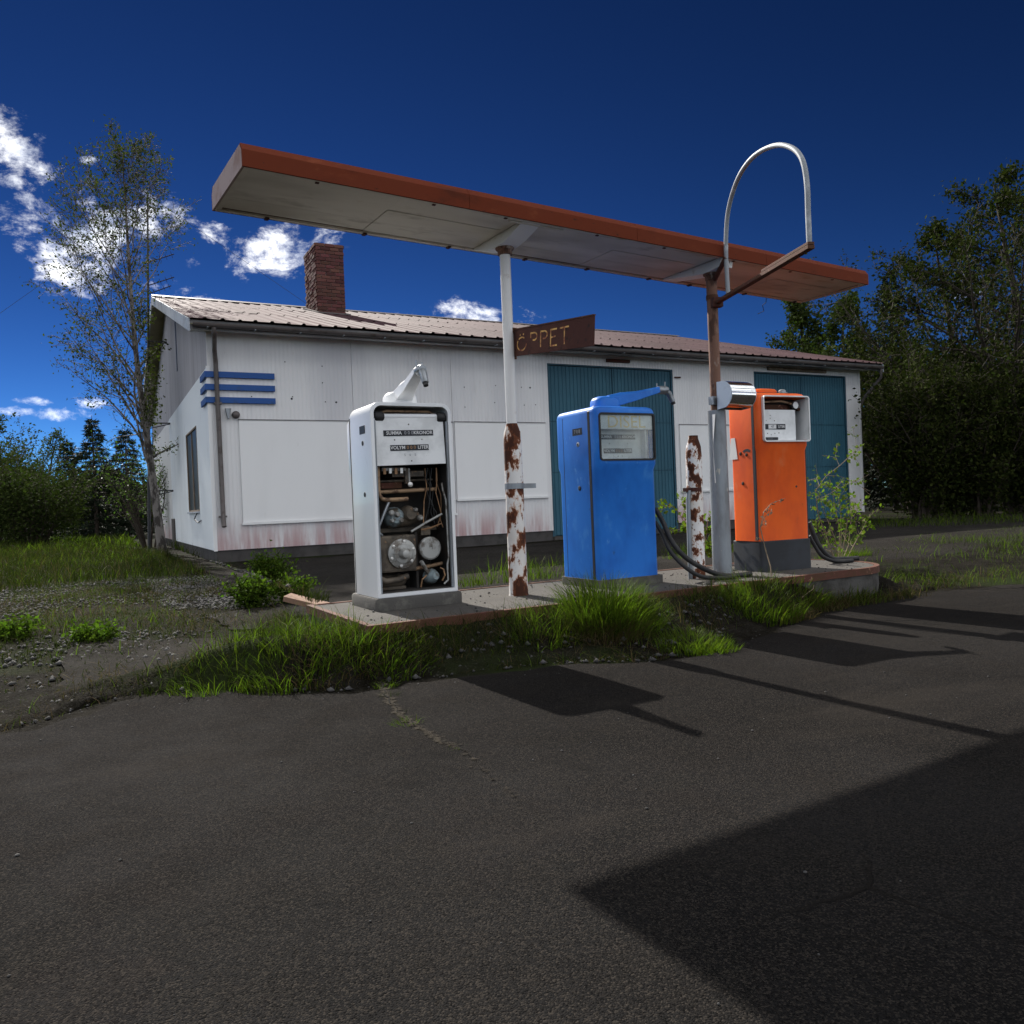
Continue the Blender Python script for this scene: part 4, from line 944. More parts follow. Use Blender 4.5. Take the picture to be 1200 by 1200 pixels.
def gasket(x0, x1, z0, z1, y, wdt, th, mat, parent, nm='window_gasket', r=.02):
    def rr_(i):
        o = []; rad = max(.004, r-i)
        for (cx, cz, t0) in ((x1-i-rad, z1-i-rad, 0), (x0+i+rad, z1-i-rad, 90), (x0+i+rad, z0+i+rad, 180), (x1-i-rad, z0+i+rad, 270)):
            for j in range(5): a = R(t0+90*j/4); o.append((cx+rad*math.cos(a), cz+rad*math.sin(a)))
        return o
    a, b = rr_(0), rr_(wdt); n = len(a); vs = [(p[0], yy_, p[1]) for yy_ in (y, y+th) for p in a]+[(p[0], yy_, p[1]) for yy_ in (y, y+th) for p in b]; fs = []
    for i in range(n):
        j = (i+1) % n
        fs += [(i, j, 2*n+j, 2*n+i), (n+i, 3*n+i, 3*n+j, n+j), (i, n+i, n+j, j), (2*n+i, 2*n+j, 3*n+j, 3*n+i)]
    return obj(nm, MB().add(vs, fs), mat, parent)
ga = gasket(.036, Wd-.021, 1.076, 1.484, -.006, .016, .022, 'rubber', bp, r=.03)
obj('pane', MB().box(.048, Wd-.033, .006, .010, 1.088, 1.472), 'pane_glass', ga)
db = obj('dial_board', MB().box(.047, Wd-.032, .085, .091, 1.087, 1.473), 'dial_white', bp)
hb = obj('header_card', MB().box(.050, Wd-.035, .014, .018, 1.345, 1.468), 'disel_paper', bp)
dm = text_mesh('DISEL', .150, .0006, .0)
do = link('lettering', dm, 'disel_yellow', hb, (Wd/2+.008, .0132, 1.404), (R(90), 0, 0)); do.scale = (1.12, 1, 1)
label_strip(db, .285, 1.285, .38, .042, .0848, [('SUMMA', -.12, 'print_white'), ('0 0 0', .0, 'print_grey'), ('KRONOR', .12, 'print_white')], .034)
label_strip(db, .285, 1.165, .30, .042, .0848, [('VOLYM', -.092, 'print_white'), ('0 0 0', .01, 'copper'), ('LITER', .104, 'print_white')], .034)
small_marks(db, .285, 1.118, .0848, '5    6    5', .028); small_marks(db, .285, 1.196, .0848, '_____', .024)
for (sx, sz) in ((.20, 1.228), (.39, 1.228)): obj('screw', MB().lathe((sx, .0848, sz), (0, -1, 0), [(0, .006), (.003, .004)], 8), 'iron_grey', db)
obj('inner_cheek', MB().box(Wd-.115, Wd-.105, .02, .084, 1.088, 1.344), 'dial_white', bp)
# rubber seam round the cabinet and rear joint
def seam(parent, Wd, H, inset, y, wdt, z0, zh, mat='rubber', out=.004, t=.012, head=0.):
    m = MB()
    m.box(-out, t, y, y+wdt, z0, zh-.001); m.box(-out, t, y, y+wdt, zh, H-.045)
    m.add([(-out, y, H-.046), (-out, y+wdt, H-.046), (t, y+wdt, H-.046), (t, y, H-.046), (.052, y, H+out), (.052, y+wdt, H+out), (.06, y+wdt, H-.01), (.06, y, H-.01)], [(0, 1, 5, 4), (1, 2, 6, 5), (2, 3, 7, 6), (3, 0, 4, 7)])
    m.box(.052, Wd-.052, y+.0005, y+wdt-.0005, H-.01, H+out)
    m.box(Wd-t, Wd+out, y, y+wdt, z0, H-.045)
    return obj('seam_strip', m, mat, parent)
seam(bp, Wd, H, .03, .080, .032, .075, 1.045)
obj('joint', MB().box(-.0015, .01, Dp-.135, Dp-.130, .075, H-.06), 'cavity', bp)
obj('number_plate', MB().box(-.003, .001, .20, .35, 1.315, 1.375), 'label_black', bp)
link('lettering', text_mesh('7 0 8', .045, .0004), 'print_grey', bp, (-.0035, .275, 1.345), (R(90), 0, R(-90)))
for z, mm in ((1.235, 'galv'), (.855, 'rubber')):
    lk = obj('lock', MB().lathe((.001, .27, z), (-1, 0, 0), [(0, .022), (.006, .020), (.008, .014)], 14), mm, bp, sm=40)
    obj('keyhole', MB().lathe((-.0065, .27, z), (-1, 0, 0), [(0, .010), (.002, .009)], 10), 'label_black', lk)
hose_arm(bp, (.30, .27, H-.004), R(-14), .52, .115, 'pump_blue')
def hose(parent, at, yaw, px, r):
    inv_ = (Matrix.Translation((at[0], at[1], IZ-.001)) @ Matrix.Rotation(yaw, 4, 'Z')).inverted(); P = []
    for (u, v, y) in px:
        q = at_y(u, v, y); q.z = max(q.z, IZ+r+.001); P.append(inv_ @ q)
    o = []
    for i in range(len(P)-1):
        a, b, c, d = P[max(i-1, 0)], P[i], P[i+1], P[min(i+2, len(P)-1)]
        for k in range(4):
            t = k/4; o.append(.5*((2*b)+(c-a)*t+(2*a-5*b+4*c-d)*t*t+(3*b-a-3*c+d)*t**3))
    return obj('hose', MB().tube(o+[P[-1]], r, 10), 'rubber', parent, sm=60)
hose(bp, (3.725, 5.575), R(1.0), [(768, 596, 5.80), (777, 612, 5.72), (787, 634, 5.62), (802, 652, 5.53), (822, 665, 5.46), (845, 674, 5.41), (866, 681, 5.38), (880, 683, 5.40)], .023)
hose(bp, (3.725, 5.575), R(1.0), [(768, 612, 5.78), (776, 626, 5.70), (785, 645, 5.60), (800, 662, 5.50), (820, 675, 5.42), (843, 682, 5.36), (862, 686, 5.33)], .019)

# ---- orange pump
op = island_pump('fuel_pump', 'orange fuel pump with open white dial box and dark base', (5.55, 5.57), R(-4))
Wd, Dp, H = .625, .44, 1.705
obj('base', MB().loft([(0, .004, Wd-.002, .012, Dp-.004, .03), (.285, .004, Wd-.002, .012, Dp-.004, .03), (.292, .012, Wd-.01, .02, Dp-.012, .03)]), 'base_dark', op, sm=40)
me = pump_body(Wd, Dp, H, .291, 1.20, .026, [(-.05, 0, 0), (-.026, .007, 0), (-.010, .020, 0), (0, .05, 0)]).mesh('cabinet')
cw_ = MB().prism([(.065, 1.245), (Wd-.020, 1.245), (Wd-.020, 1.660), (.065, 1.660)], 'y', -.2, .17).mesh('cut', bev=.014, seg=3)
me = boolcut(me, [cw_]); smooth_mesh(me, 32); me.materials.clear(); link('cabinet', me, 'pump_orange', op)
gasket(.054, Wd-.004, 1.232, 1.672, -.030, .011, .045, 'dial_white', op, 'dial_frame', r=.03)
bx_ = MB(); bx_.add([(.066, -.02, 1.246), (Wd-.021, -.02, 1.246), (Wd-.021, -.02, 1.659), (.066, -.02, 1.659), (.066, .165, 1.246), (Wd-.021, .165, 1.246), (Wd-.021, .165, 1.659), (.066, .165, 1.659)], [(0, 1, 5, 4), (1, 2, 6, 5), (0, 4, 7, 3)])
obj('box_lining', bx_, 'dial_white', op)
obj('box_back', MB().box(.067, Wd-.022, .155, .166, 1.247, 1.658), 'cavity', op)
db = obj('dial_board', MB().box(.070, Wd-.115, .085, .091, 1.25, 1.545), 'dial_white', op, loc=(0, -.035, 0))
obj('dark_rail', MB().box(.07, Wd-.11, .10, .13, 1.555, 1.600), 'rust_steel', op); obj('dark_rail', MB().tube([(.07, .07, 1.615), (.35, .06, 1.63), (Wd-.14, .05, 1.60)], .010, 6), 'pipe_rust', op)
gg = obj('gauge', MB().lathe((Wd-.115, .075, 1.590), (0, -1, 0), [(0, .046), (.03, .046), (.036, .038)], 18), 'rubber', op, sm=40)
obj('gauge_face', MB().lathe((Wd-.115, .038, 1.590), (0, -1, 0), [(0, .034), (.002, .033)], 16), 'dial_white', gg)
obj('rust_knob', MB().lathe((Wd-.045, .10, 1.555), (0, -1, 0), [(0, .016), (.03, .016)], 10), 'rust_steel', op)
cs = label_strip(db, .235, 1.382, .29, .052, .0848, [('LITER', .095, 'print_white')], .034)
obj('price_window', MB().box(.170, .265, .079, .0800, 1.362, 1.402), 'print_white', cs); link('lettering', text_mesh('47', .036, .0004), 'label_black', cs, (.22, .0785, 1.382), (R(90), 0, 0))
label_strip(db, .19, 1.268, .19, .026, .0848, [('- - - - -', 0, 'print_grey')], .02)
for (sx, sz) in ((.20, 1.49), (.20, 1.462), (.15, 1.44), (.25, 1.44), (.16, 1.318), (.25, 1.318), (.30, 1.322), (.205, 1.305)): obj('screw', MB().lathe((sx, .0848, sz), (0, -1, 0), [(0, .006), (.003, .004)], 8), 'iron_grey', db)
seam(op, Wd, H, .026, .050, .032, .30, 1.20, 'label_black')
obj('top_dome', MB().loft([(H-.003, .10, .42, .12, .38, .11), (H+.035, .10, .42, .12, .38, .11), (H+.052, .115, .405, .135, .365, .10), (H+.060, .16, .36, .17, .33, .07)]), 'pump_orange', op, sm=40)
obj('top_lamp', MB().lathe((Wd-.22, .10, H-.003), (0, 0, 1), [(0, .05), (.012, .05), (.014, .038), (.035, .036), (.048, .02)], 14), 'galv', op, sm=40)
obj('sticker', MB().prism([(.33, 1.30), (.39, 1.30), (.42, 1.09), (.30, 1.09)], 'x', -.003, .0005), 'sticker', op)
for (y, z) in ((.255, 1.14), (.17, 1.125), (.235, .85)):
    lk = obj('lock', MB().lathe((.001, y, z), (-1, 0, 0), [(0, .018), (.006, .017), (.008, .012)], 14), 'rust_steel', op, sm=40); obj('keyhole', MB().lathe((-.0065, y, z), (-1, 0, 0), [(0, .009), (.002, .008)], 10), 'label_black', lk)
arcp = [(.165+.075*math.cos(R(a)), 1.12+.06*math.sin(R(a))) for a in np.linspace(40, 140, 8)]+[(.165+.05*math.cos(R(a)), 1.12+.035*math.sin(R(a))) for a in np.linspace(140, 40, 8)]
obj('arc_plate', MB().prism(arcp, 'x', -.0025, .0006), 'label_black', op)
obj('bullet_hole', MB().lathe((.47, .0265, .80), (0, -1, 0), [(0, .011), (.002, .010)], 10), 'label_black', op)
hose(op, (5.55, 5.57), R(-4), [(948, 612, 5.86), (954, 628, 5.84), (962, 643, 5.80), (974, 654, 5.78), (988, 660, 5.76), (1006, 664, 5.70)], .026)
hose(op, (5.55, 5.57), R(-4), [(948, 628, 5.82), (955, 640, 5.80), (964, 652, 5.74), (980, 661, 5.68), (1000, 666, 5.60)], .020)

# ================================================================== PLANK LYING IN THE WEEDS
pk = ground(352, 722)
pl = tag(obj('wooden_plank', MB().box(0, .62, -.07, .07, -.02, .028), 'plank_red', bev=.004, loc=(pk.x-.10, pk.y+.06, pk.z+.17), rot=(R(6), R(14), R(-38))), 'weathered wooden plank stuck slantwise in the grass left of the white pump', 'plank')
# ================================================================== VEGETATION
pmat('leaf_birch', (.046, .057, .016), .8, rand=.35, transl=.35, spec=.04)
pmat('leaf_dark', (.028, .036, .0085), .85, rand=.45, transl=.18, spec=.04)
pmat('leaf_mid', (.034, .048, .012), .8, rand=.35, transl=.25, spec=.06)
pmat('leaf_bright', (.11, .16, .022), .7, rand=.30, transl=.45, spec=.06)
pmat('leaf_shrub', (.06, .095, .02), .5, rand=.30, transl=.35, spec=.2)
pmat('needle', (.012, .022, .010), .7, rand=.35, spec=.15)
pmat('bark_birch', (.20, .18, .165), .85, layers=[(5, (.05, .043, .038), .46, .58), (16, (.32, .30, .28), .6, .7)], stretch=(1, 1, .5))
pmat('bark_dark', (.038, .030, .024), .9, layers=[(9, (.06, .05, .04), .45, .65)])
pmat('twig', (.055, .042, .032), .9)
pmat('twig_pale', (.26, .20, .13), .8, layers=[(30, (.16, .12, .08), .45, .65)])
pmat('grass', (.066, .096, .011), .6, rand=.45, transl=.55, spec=.08)
pmat('grass_dull', (.026, .034, .0085), .8, rand=.40, transl=.35, spec=.03)
pmat('grass_dry', (.09, .066, .034), .8, rand=.40, transl=.2, spec=.03)
pmat('weed_leaf', (.062, .10, .013), .7, rand=.35, transl=.45, spec=.05)
pmat('pebble', (.055, .053, .052), .9, rand=.5)

def verge_z(x, y):
    re = interp(RE, x); z = gz(x, y)
    if y < re-.02 or x < -.6 or x > 7.4: return z
    t = (y-re)/(max(5.0, re+.25)-re)
    k = smooth(-.6, 1.0, x)*(1-smooth(6.6, 7.4, x))*(1-smooth(5.2, 5.6, y) if x < 1.5 or x > 6.9 else 1)
    return z+k*.225*smooth(-.1, 1, t)
# soil bank between road edge and island
def vground(u, v):
    z = .15
    for _ in range(40):
        p = at_z(u, v, z); z = .6*z+.4*verge_z(p.x, p.y)
    p.z = verge_z(p.x, p.y); return p
XV = np.arange(-.6, 7.41, .1); V = []; NY = 10; rv = random.Random(21)
for j in range(NY+1):
    for x in XV:
        ye = interp(RE, x)-.04+rv.gauss(0, .02)*(j == 0); yt = max(4.99+.033*(x-1.5), ye+.2) if 1.45 < x < 7.0 else max(5.5, ye+.2)
        y = ye+(yt-ye)*j/NY; V.append((x, y, verge_z(x, y)+(.022 if j else -.01)+(rv.gauss(0, .008) if 0 < j < NY else 0)))
n = len(XV); ii, jj = np.meshgrid(np.arange(NY), np.arange(n-1), indexing='ij'); a = (ii*n+jj).ravel()
tag(link('verge', np_mesh('verge', np.array(V), [np.stack([a, a+1, a+n+1, a+n], 1)]), 'soil'), 'soil bank overgrown with grass in front of the island', kind='structure')

def inpoly(P, poly):
    x, y = P[:, 0], P[:, 1]; c = np.zeros(len(P), bool); n = len(poly)
    for i in range(n):
        x1, y1 = poly[i]; x2, y2 = poly[(i+1) % n]
        m = ((y1 > y) != (y2 > y)) & (x < (x2-x1)*(y-y1)/(y2-y1+1e-12)+x1); c ^= m
    return c
def vnoise(P, sc, seed):                       # cheap smooth value noise
    rs = np.random.RandomState(seed); T = rs.rand(64, 64); q = P*sc; i = np.floor(q).astype(int); f = q-i; f = f*f*(3-2*f)
    g = lambda a, b: T[a % 64, b % 64]
    return (g(i[:, 0], i[:, 1])*(1-f[:, 0])+g(i[:, 0]+1, i[:, 1])*f[:, 0])*(1-f[:, 1])+(g(i[:, 0], i[:, 1]+1)*(1-f[:, 0])+g(i[:, 0]+1, i[:, 1]+1)*f[:, 0])*f[:, 1]
def blades(base, h, wd, lean, rs, head=None):
    """curved tapering blades: 3 segments each"""
    N = len(base); th = rs.rand(N)*2*np.pi if head is None else head
    d = np.stack([np.cos(th), np.sin(th), np.zeros(N)], 1); s = np.stack([-d[:, 1], d[:, 0], np.zeros(N)], 1)
    tw = rs.rand(N)*np.pi; s = s*np.cos(tw)[:, None]*.6+d*np.sin(tw)[:, None]*.6+s*.4
    V = np.zeros((N, 7, 3)); up = np.array([0, 0, 1.])
    for k, (t, w_) in enumerate(((0, 1.), (.38, .85), (.74, .5), (1., 0))):
        out = lean*h*(t**2.0); z = h*(t-.30*np.clip(lean, 0, 1.2)*t**2.2)
        c = base+d*out[:, None]+up*z[:, None]
        if k < 3:
            V[:, 2*k] = c-s*(wd*w_/2)[:, None]; V[:, 2*k+1] = c+s*(wd*w_/2)[:, None]
        else: V[:, 6] = c
    o = np.arange(N)[:, None]*7
    Q = np.concatenate([o+np.array([[0, 1, 3, 2]]), o+np.array([[2, 3, 5, 4]])]); T = o+np.array([[4, 5, 6]])
    return V.reshape(-1, 3), Q, T
def area_pts(px, dens, rs, patch=None, zf=None, world=False):
    poly = [(p[0], p[1]) for p in px] if world else [(p.x, p.y) for p in (vground(u, v) for u, v in px)]
    A = np.array(poly); lo, hi = A.min(0), A.max(0); N = int((hi-lo).prod()*dens)
    P = lo+rs.rand(N, 2)*(hi-lo); P = P[inpoly(P, poly)]
    if patch:
        nz = vnoise(P, patch[0], patch[3])*.65+vnoise(P, patch[0]*3.1, patch[3]+1)*.35
        P = P[rs.rand(len(P)) < np.clip((nz-patch[1])/(patch[2]-patch[1]), 0, 1)]
    zf = zf or verge_z
    return np.array([[x, y, zf(x, y)-.01] for x, y in P]) if len(P) else np.zeros((0, 3))
GV = {}
def sow(key, base, hmin, hmax, wd, lean, rs, clump=None):
    if len(base) == 0: return
    h = hmin+(hmax-hmin)*rs.rand(len(base))**1.4
    if clump is not None: h = h*clump
    V, Q, T = blades(base, h, wd*(.6+.8*rs.rand(len(base)))*np.ones(len(base)), np.abs(rs.normal(lean, lean*.55, len(base))), rs)
    GV.setdefault(key, []).append((V, Q, T))
rs = np.random.RandomState(7)
isl_zone = lambda P: ~((P[:, 0] > 1.48) & (P[:, 0] < 7.0) & (P[:, 1] > 4.92+.033*(P[:, 0]-1.5)) & (P[:, 1] < 6.42+.033*(P[:, 0]-1.5)))
def sow_area(px, spec, **kw):
    for (key, dens, hmin, hmax, wd, lean, patch) in spec:
        P = area_pts(px, dens, rs, patch, **kw)
        if len(P): P = P[isl_zone(P)]
        if len(P):
            c = .55+.9*vnoise(P[:, :2], 2.3, 11); sow(key, P, hmin, hmax, wd, lean, rs, c)
# tall grass in front of the island's left end
G1 = [(155, 803), (215, 780), (280, 752), (325, 726), (372, 716), (430, 738), (505, 742), (505, 779), (470, 790), (400, 800), (260, 804)]
sow_area(G1, [('grass', 1200, .06, .27, .006, .65, (1.6, .34, .62, 3)), ('grass_dull', 1500, .05, .19, .006, .75, None), ('grass_dry', 900, .05, .22, .005, 1.0, (1.2, .25, .6, 5))])
G1b = [(505, 742), (650, 728), (760, 715), (860, 700), (865, 722), (845, 750), (760, 764), (640, 763), (505, 780)]
sow_area(G1b, [('grass', 800, .06, .22, .006, .5, (1.8, .35, .7, 3)), ('grass_dull', 650, .05, .20, .005, .6, None), ('grass_dry', 650, .06, .22, .0045, 1.0, (1.5, .25, .6, 5))])
# along the kerb
kb = [(1.2, 4.60), (2.4, 4.66), (4.2, 4.72), (6.9, 4.82), (6.9, 5.12), (4.2, 5.03), (2.4, 4.97), (1.2, 4.95)]
for (key, dens, h0, h1, wd_, ln_, pt_) in [('grass', 900, .07, .22, .006, .6, (1.8, .36, .62, 41)), ('grass_dull', 1600, .06, .20, .0055, .7, None), ('grass_dry', 1500, .06, .22, .0045, .9, None)]:
    P = area_pts(kb, dens, rs, pt_, world=True); P = P[isl_zone(P)]; sow(key, P, h0, h1, wd_, ln_, rs, .5+.9*vnoise(P[:, :2], 2.3, 12))
# ragged edge towards the road
G1c = [(0, 860), (60, 844), (150, 816), (260, 810), (400, 811), (500, 797), (640, 780), (760, 776), (850, 760), (845, 740), (640, 748), (500, 764), (400, 786), (260, 790), (150, 800), (0, 836)]
sow_area(G1c, [('grass_dull', 1500, .025, .10, .005, .8, (2.2, .34, .62, 8)), ('grass_dry', 1500, .025, .11, .004, 1.2, (2.0, .30, .62, 9)), ('grass', 500, .03, .12, .005, .8, (1.6, .45, .7, 10))])
# bright tuft at the blue pump, a fan of long blades with a straw skirt
def tuft(u, v, n, rad, hmin, hmax, key, lean=.5, wd=.008):
    c = vground(u, v); r = rad*np.sqrt(rs.rand(n)); t = rs.rand(n)*2*np.pi
    P = np.stack([c.x+r*np.cos(t), c.y+r*np.sin(t)*.7], 1); P3 = np.array([[x, y, verge_z(x, y)-.01] for x, y in P]); P3 = P3[isl_zone(P3)]
    h = (hmin+(hmax-hmin)*rs.rand(len(P3)))*(1-.35*(np.hypot(P3[:, 0]-c.x, P3[:, 1]-c.y)/rad)); head = np.arctan2(P3[:, 1]-c.y, P3[:, 0]-c.x)+rs.normal(0, .7, len(P3))
    V, Q, T = blades(P3, h, wd*(.6+.8*rs.rand(len(P3))), np.abs(rs.normal(lean, .25, len(P3))), rs, head); GV.setdefault(key, []).append((V, Q, T))
tuft(712, 728, 1700, .36, .22, .46, 'grass'); tuft(735, 735, 700, .30, .15, .34, 'grass', .8); tuft(718, 742, 1100, .26, .10, .30, 'grass_dry', 1.0, .005); tuft(690, 738, 400, .25, .12, .30, 'grass_dull', .7)
tuft(1000, 692, 350, .3, .08, .22, 'grass_dull', .7); tuft(1022, 684, 350, .3, .08, .24, 'grass', .6); tuft(960, 702, 300, .3, .08, .22, 'grass_dry', .9); tuft(865, 712, 300, .26, .08, .22, 'grass', .7); tuft(1045, 676, 260, .35, .06, .18, 'grass_dull', .8); tuft(388, 744, 420, .24, .10, .26, 'grass', .6); tuft(352, 738, 300, .24, .08, .22, 'grass_dull', .7); tuft(420, 748, 260, .2, .08, .22, 'grass', .7); tuft(645, 735, 500, .35, .12, .26, 'grass', .6); tuft(812, 760, 800, .30, .08, .19, 'grass', .6); tuft(835, 765, 300, .20, .06, .14, 'grass', .7); tuft(430, 772, 500, .34, .10, .26, 'grass', .7); tuft(345, 772, 420, .32, .10, .27, 'grass', .7); tuft(470, 778, 300, .26, .08, .2, 'grass', .8); tuft(395, 780, 260, .3, .08, .2, 'grass_dry', .9)
tuft(255, 792, 260, .28, .07, .2, 'grass', .7); tuft(195, 798, 200, .26, .06, .17, 'grass_dull', .8); tuft(890, 712, 900, .42, .12, .32, 'grass', .6); tuft(935, 700, 700, .36, .12, .30, 'grass', .6); tuft(980, 694, 500, .40, .10, .26, 'grass', .6); tuft(915, 722, 400, .3, .08, .2, 'grass_dry', 1.)
for (u, v, n, r, h) in ((478, 851, 160, .075, .085), (457, 818, 110, .05, .075), (468, 838, 50, .05, .06), (452, 806, 120, .07, .09), (532, 880, 40, .05, .05)): tuft(u, v, n, r, .035, h, 'grass_dull' if n % 4 else 'grass', .8, .0045)
G4 = [(850, 745), (862, 700), (930, 690), (1000, 690), (1060, 680), (1199, 662), (1199, 684), (1100, 692), (1000, 704), (905, 730)]
sow_area(G4, [('grass', 500, .05, .20, .006, .6, (1.4, .3, .65, 13)), ('grass_dull', 500, .04, .16, .005, .6, (1.2, .3, .6, 14)), ('grass_dry', 350, .04, .18, .0045, 1.0, (1.7, .4, .7, 15))])
# behind the island
G5 = [(520, 694), (560, 684), (640, 672), (660, 665), (780, 655), (900, 645), (1010, 640), (1010, 634), (900, 638), (780, 648), (640, 662), (520, 684)]
sow_area(G5, [('grass', 420, .08, .26, .007, .5, (1.3, .40, .65, 17)), ('grass_dull', 300, .05, .18, .006, .6, (1.5, .35, .6, 18))])
for (u, v, n, h) in ((575, 686, 350, .26), (625, 680, 350, .24), (560, 688, 150, .18), (648, 676, 150, .18), (795, 655, 160, .16), (1000, 652, 500, .22), (975, 656, 200, .16)): tuft(u, v, n, .28, .07, h, 'grass', .5, .007)
G9 = [(1010, 640), (1100, 628), (1199, 618), (1199, 640), (1199, 664), (1060, 680), (1010, 672)]
sow_area(G9, [('grass', 170, .05, .20, .007, .6, (.8, .42, .62, 19)), ('grass_dull', 200, .04, .16, .007, .6, (.9, .38, .6, 20))])
# left lawn along the trees and the gable
G6 = [(-40, 640), (110, 640), (205, 640), (252, 664), (240, 672), (170, 678), (90, 684), (-40, 700)]
sow_area(G6, [('grass', 90, .08, .28, .013, .55, (.6, .36, .62, 23)), ('grass_dull', 300, .08, .28, .012, .6, None), ('grass_dry', 40, .1, .35, .008, .6, None)])
for (key, dens, h0, h1, wd_) in (('grass_dull', 26, .15, .45, .035), ('grass', 14, .15, .45, .035)):
    P = area_pts([(-30, 27), (1.2, 27), (1.2, 40), (-8, 52), (-40, 52)], dens, rs, None, world=True); sow(key, P, h0, h1, wd_, .5, rs)
G7 = [(-30, 690), (90, 684), (250, 668), (300, 676), (330, 700), (372, 712), (290, 745), (215, 782), (150, 805), (60, 838), (-30, 860)]
sow_area(G7, [('grass_dull', 1000, .02, .10, .007, .9, (.75, .30, .56, 27)), ('grass_dry', 700, .025, .11, .005, 1.1, (.8, .32, .60, 28)), ('grass', 220, .03, .13, .006, .7, (.7, .48, .68, 29))])
G10 = [(1008, 612), (1199, 606), (1199, 614), (1010, 620)]
sow_area(G10, [('grass', 60, .1, .35, .014, .6, None), ('grass_dull', 60, .1, .3, .014, .6, None)])
labels = {'grass': 'fresh green grass growing round the island and verges', 'grass_dull': 'short dull grass in the verge and gravel', 'grass_dry': 'dry straw-coloured grass between the green blades'}
for key, L in GV.items():
    o_ = 0; Vs = []; Qs = []; Ts = []
    for V, Q, T in L: Vs.append(V); Qs.append(Q+o_); Ts.append(T+o_); o_ += len(V)
    tag(link(key if key == 'grass' else ('dull_grass' if 'dull' in key else 'dry_grass'), np_mesh(key, np.concatenate(Vs), [np.concatenate(Qs), np.concatenate(Ts)]), key), labels[key], kind='stuff')
# gravel: loose stones in the verge on the left, rubble on the slab
def stones(P, smin, smax, rs):
    N = len(P); oct_ = np.array([[1, 0, 0], [-1, 0, 0], [0, 1, 0], [0, -1, 0], [0, 0, .7], [0, 0, -.5]], float)
    F = np.array([[0, 2, 4], [2, 1, 4], [1, 3, 4], [3, 0, 4], [2, 0, 5], [1, 2, 5], [3, 1, 5], [0, 3, 5]])
    s = smin+(smax-smin)*rs.rand(N)**2.5; th = rs.rand(N)*6.3; V = oct_[None]*(s[:, None, None])*(.6+.7*rs.rand(N, 6, 1))
    c, si = np.cos(th)[:, None], np.sin(th)[:, None]; X = V[:, :, 0]*c-V[:, :, 1]*si; Y = V[:, :, 0]*si+V[:, :, 1]*c
    V = np.stack([X, Y, V[:, :, 2]], 2)+P[:, None]+np.array([0, 0, .35])*s[:, None, None]
    return V.reshape(-1, 3), (np.arange(N)[:, None, None]*6+F[None]).reshape(-1, 3)
PG = area_pts(G7, 420, rs, (.9, .36, .55, 31)); PG[:, 2] += .01
PG2 = area_pts([(170, 680), (250, 664), (300, 672), (320, 690), (280, 715), (190, 712)], 900, rs); PG2[:, 2] += .01
PG3 = area_pts(G1c, 260, rs, None); PG3[:, 2] += .012
PG4 = area_pts(G1b, 260, rs, None); PG4[:, 2] += .03
PG5 = area_pts([(60, 862), (260, 824), (400, 826), (500, 812), (640, 796), (850, 775), (1000, 716), (1100, 700), (1000, 702), (850, 758), (640, 776), (400, 808), (150, 815), (0, 858)], 90, rs, None); PG5[:, 2] += .022
PG6 = area_pts([(0, 870), (0, 1199), (1199, 1199), (1199, 760)], 5, rs, None); PG6[:, 2] += .024
V, T = stones(np.concatenate([PG5, PG6]), .0025, .008, rs); tag(link('grit', np_mesh('grit', V, [T]), 'pebble'), 'fine loose grit lying on the road', kind='stuff')
V, T = stones(np.concatenate([PG, PG2, PG3, PG4]), .006, .030, rs)
tag(link('gravel', np_mesh('gravel', V, [T]), 'pebble'), 'loose grey gravel scattered through the weedy verge', kind='stuff')
th_ = R(1.9); N = 420; lx = .1+rs.rand(N)*(IL-.3); ly = .08+rs.rand(N)*(ID-.16)
PI_ = np.stack([1.50+lx*math.cos(th_)-ly*math.sin(th_), 4.93+lx*math.sin(th_)+ly*math.cos(th_), np.full(N, IZ-.001)], 1)
V, T = stones(PI_, .003, .014, rs); tag(link('rubble', np_mesh('rubble', V, [T]), 'pebble'), 'fine rubble and grit lying on the island slab', kind='stuff')
# the long crack in the road, filled with dust
cr = [(447, 803), (452, 818), (470, 842), (490, 856), (520, 874), (548, 886), (570, 910), (596, 935), (622, 962), (645, 995), (668, 1030)]
pts = [ground(u, v) for u, v in cr]; rc = random.Random(8); path = []
for a_, b_ in zip(pts[:-1], pts[1:]):
    nn = max(2, int((b_-a_).length/.035))
    for i in range(nn): p = a_.lerp(b_, i/nn); path.append(Vector((p.x+rc.gauss(0, .007), p.y+rc.gauss(0, .007), 0)))
def ribbon(wfun, dz, name, mat):
    V = []; F = []; fade = []
    for i, p in enumerate(path):
        t = (path[min(i+1, len(path)-1)]-path[max(i-1, 0)]).normalized(); nrm = Vector((-t.y, t.x, 0)); wv = wfun(i, i/len(path))
        for s_ in (-1, 0, 1): q = p+nrm*wv*s_; V.append((q.x, q.y, gz(q.x, q.y)+dz)); fade.append(0. if s_ else min(1., 1.5*(1-i/len(path))))
    for i in range(len(path)-1):
        for k in (0, 1): F.append((3*i+k, 3*i+k+1, 3*i+4+k, 3*i+3+k))
    me = MB().add(V, F).mesh(name, fix=False); at = me.attributes.new('fade', 'FLOAT', 'POINT'); at.data.foreach_set('value', fade)
    return link(name, me, mat, bpy.data.objects['road'])
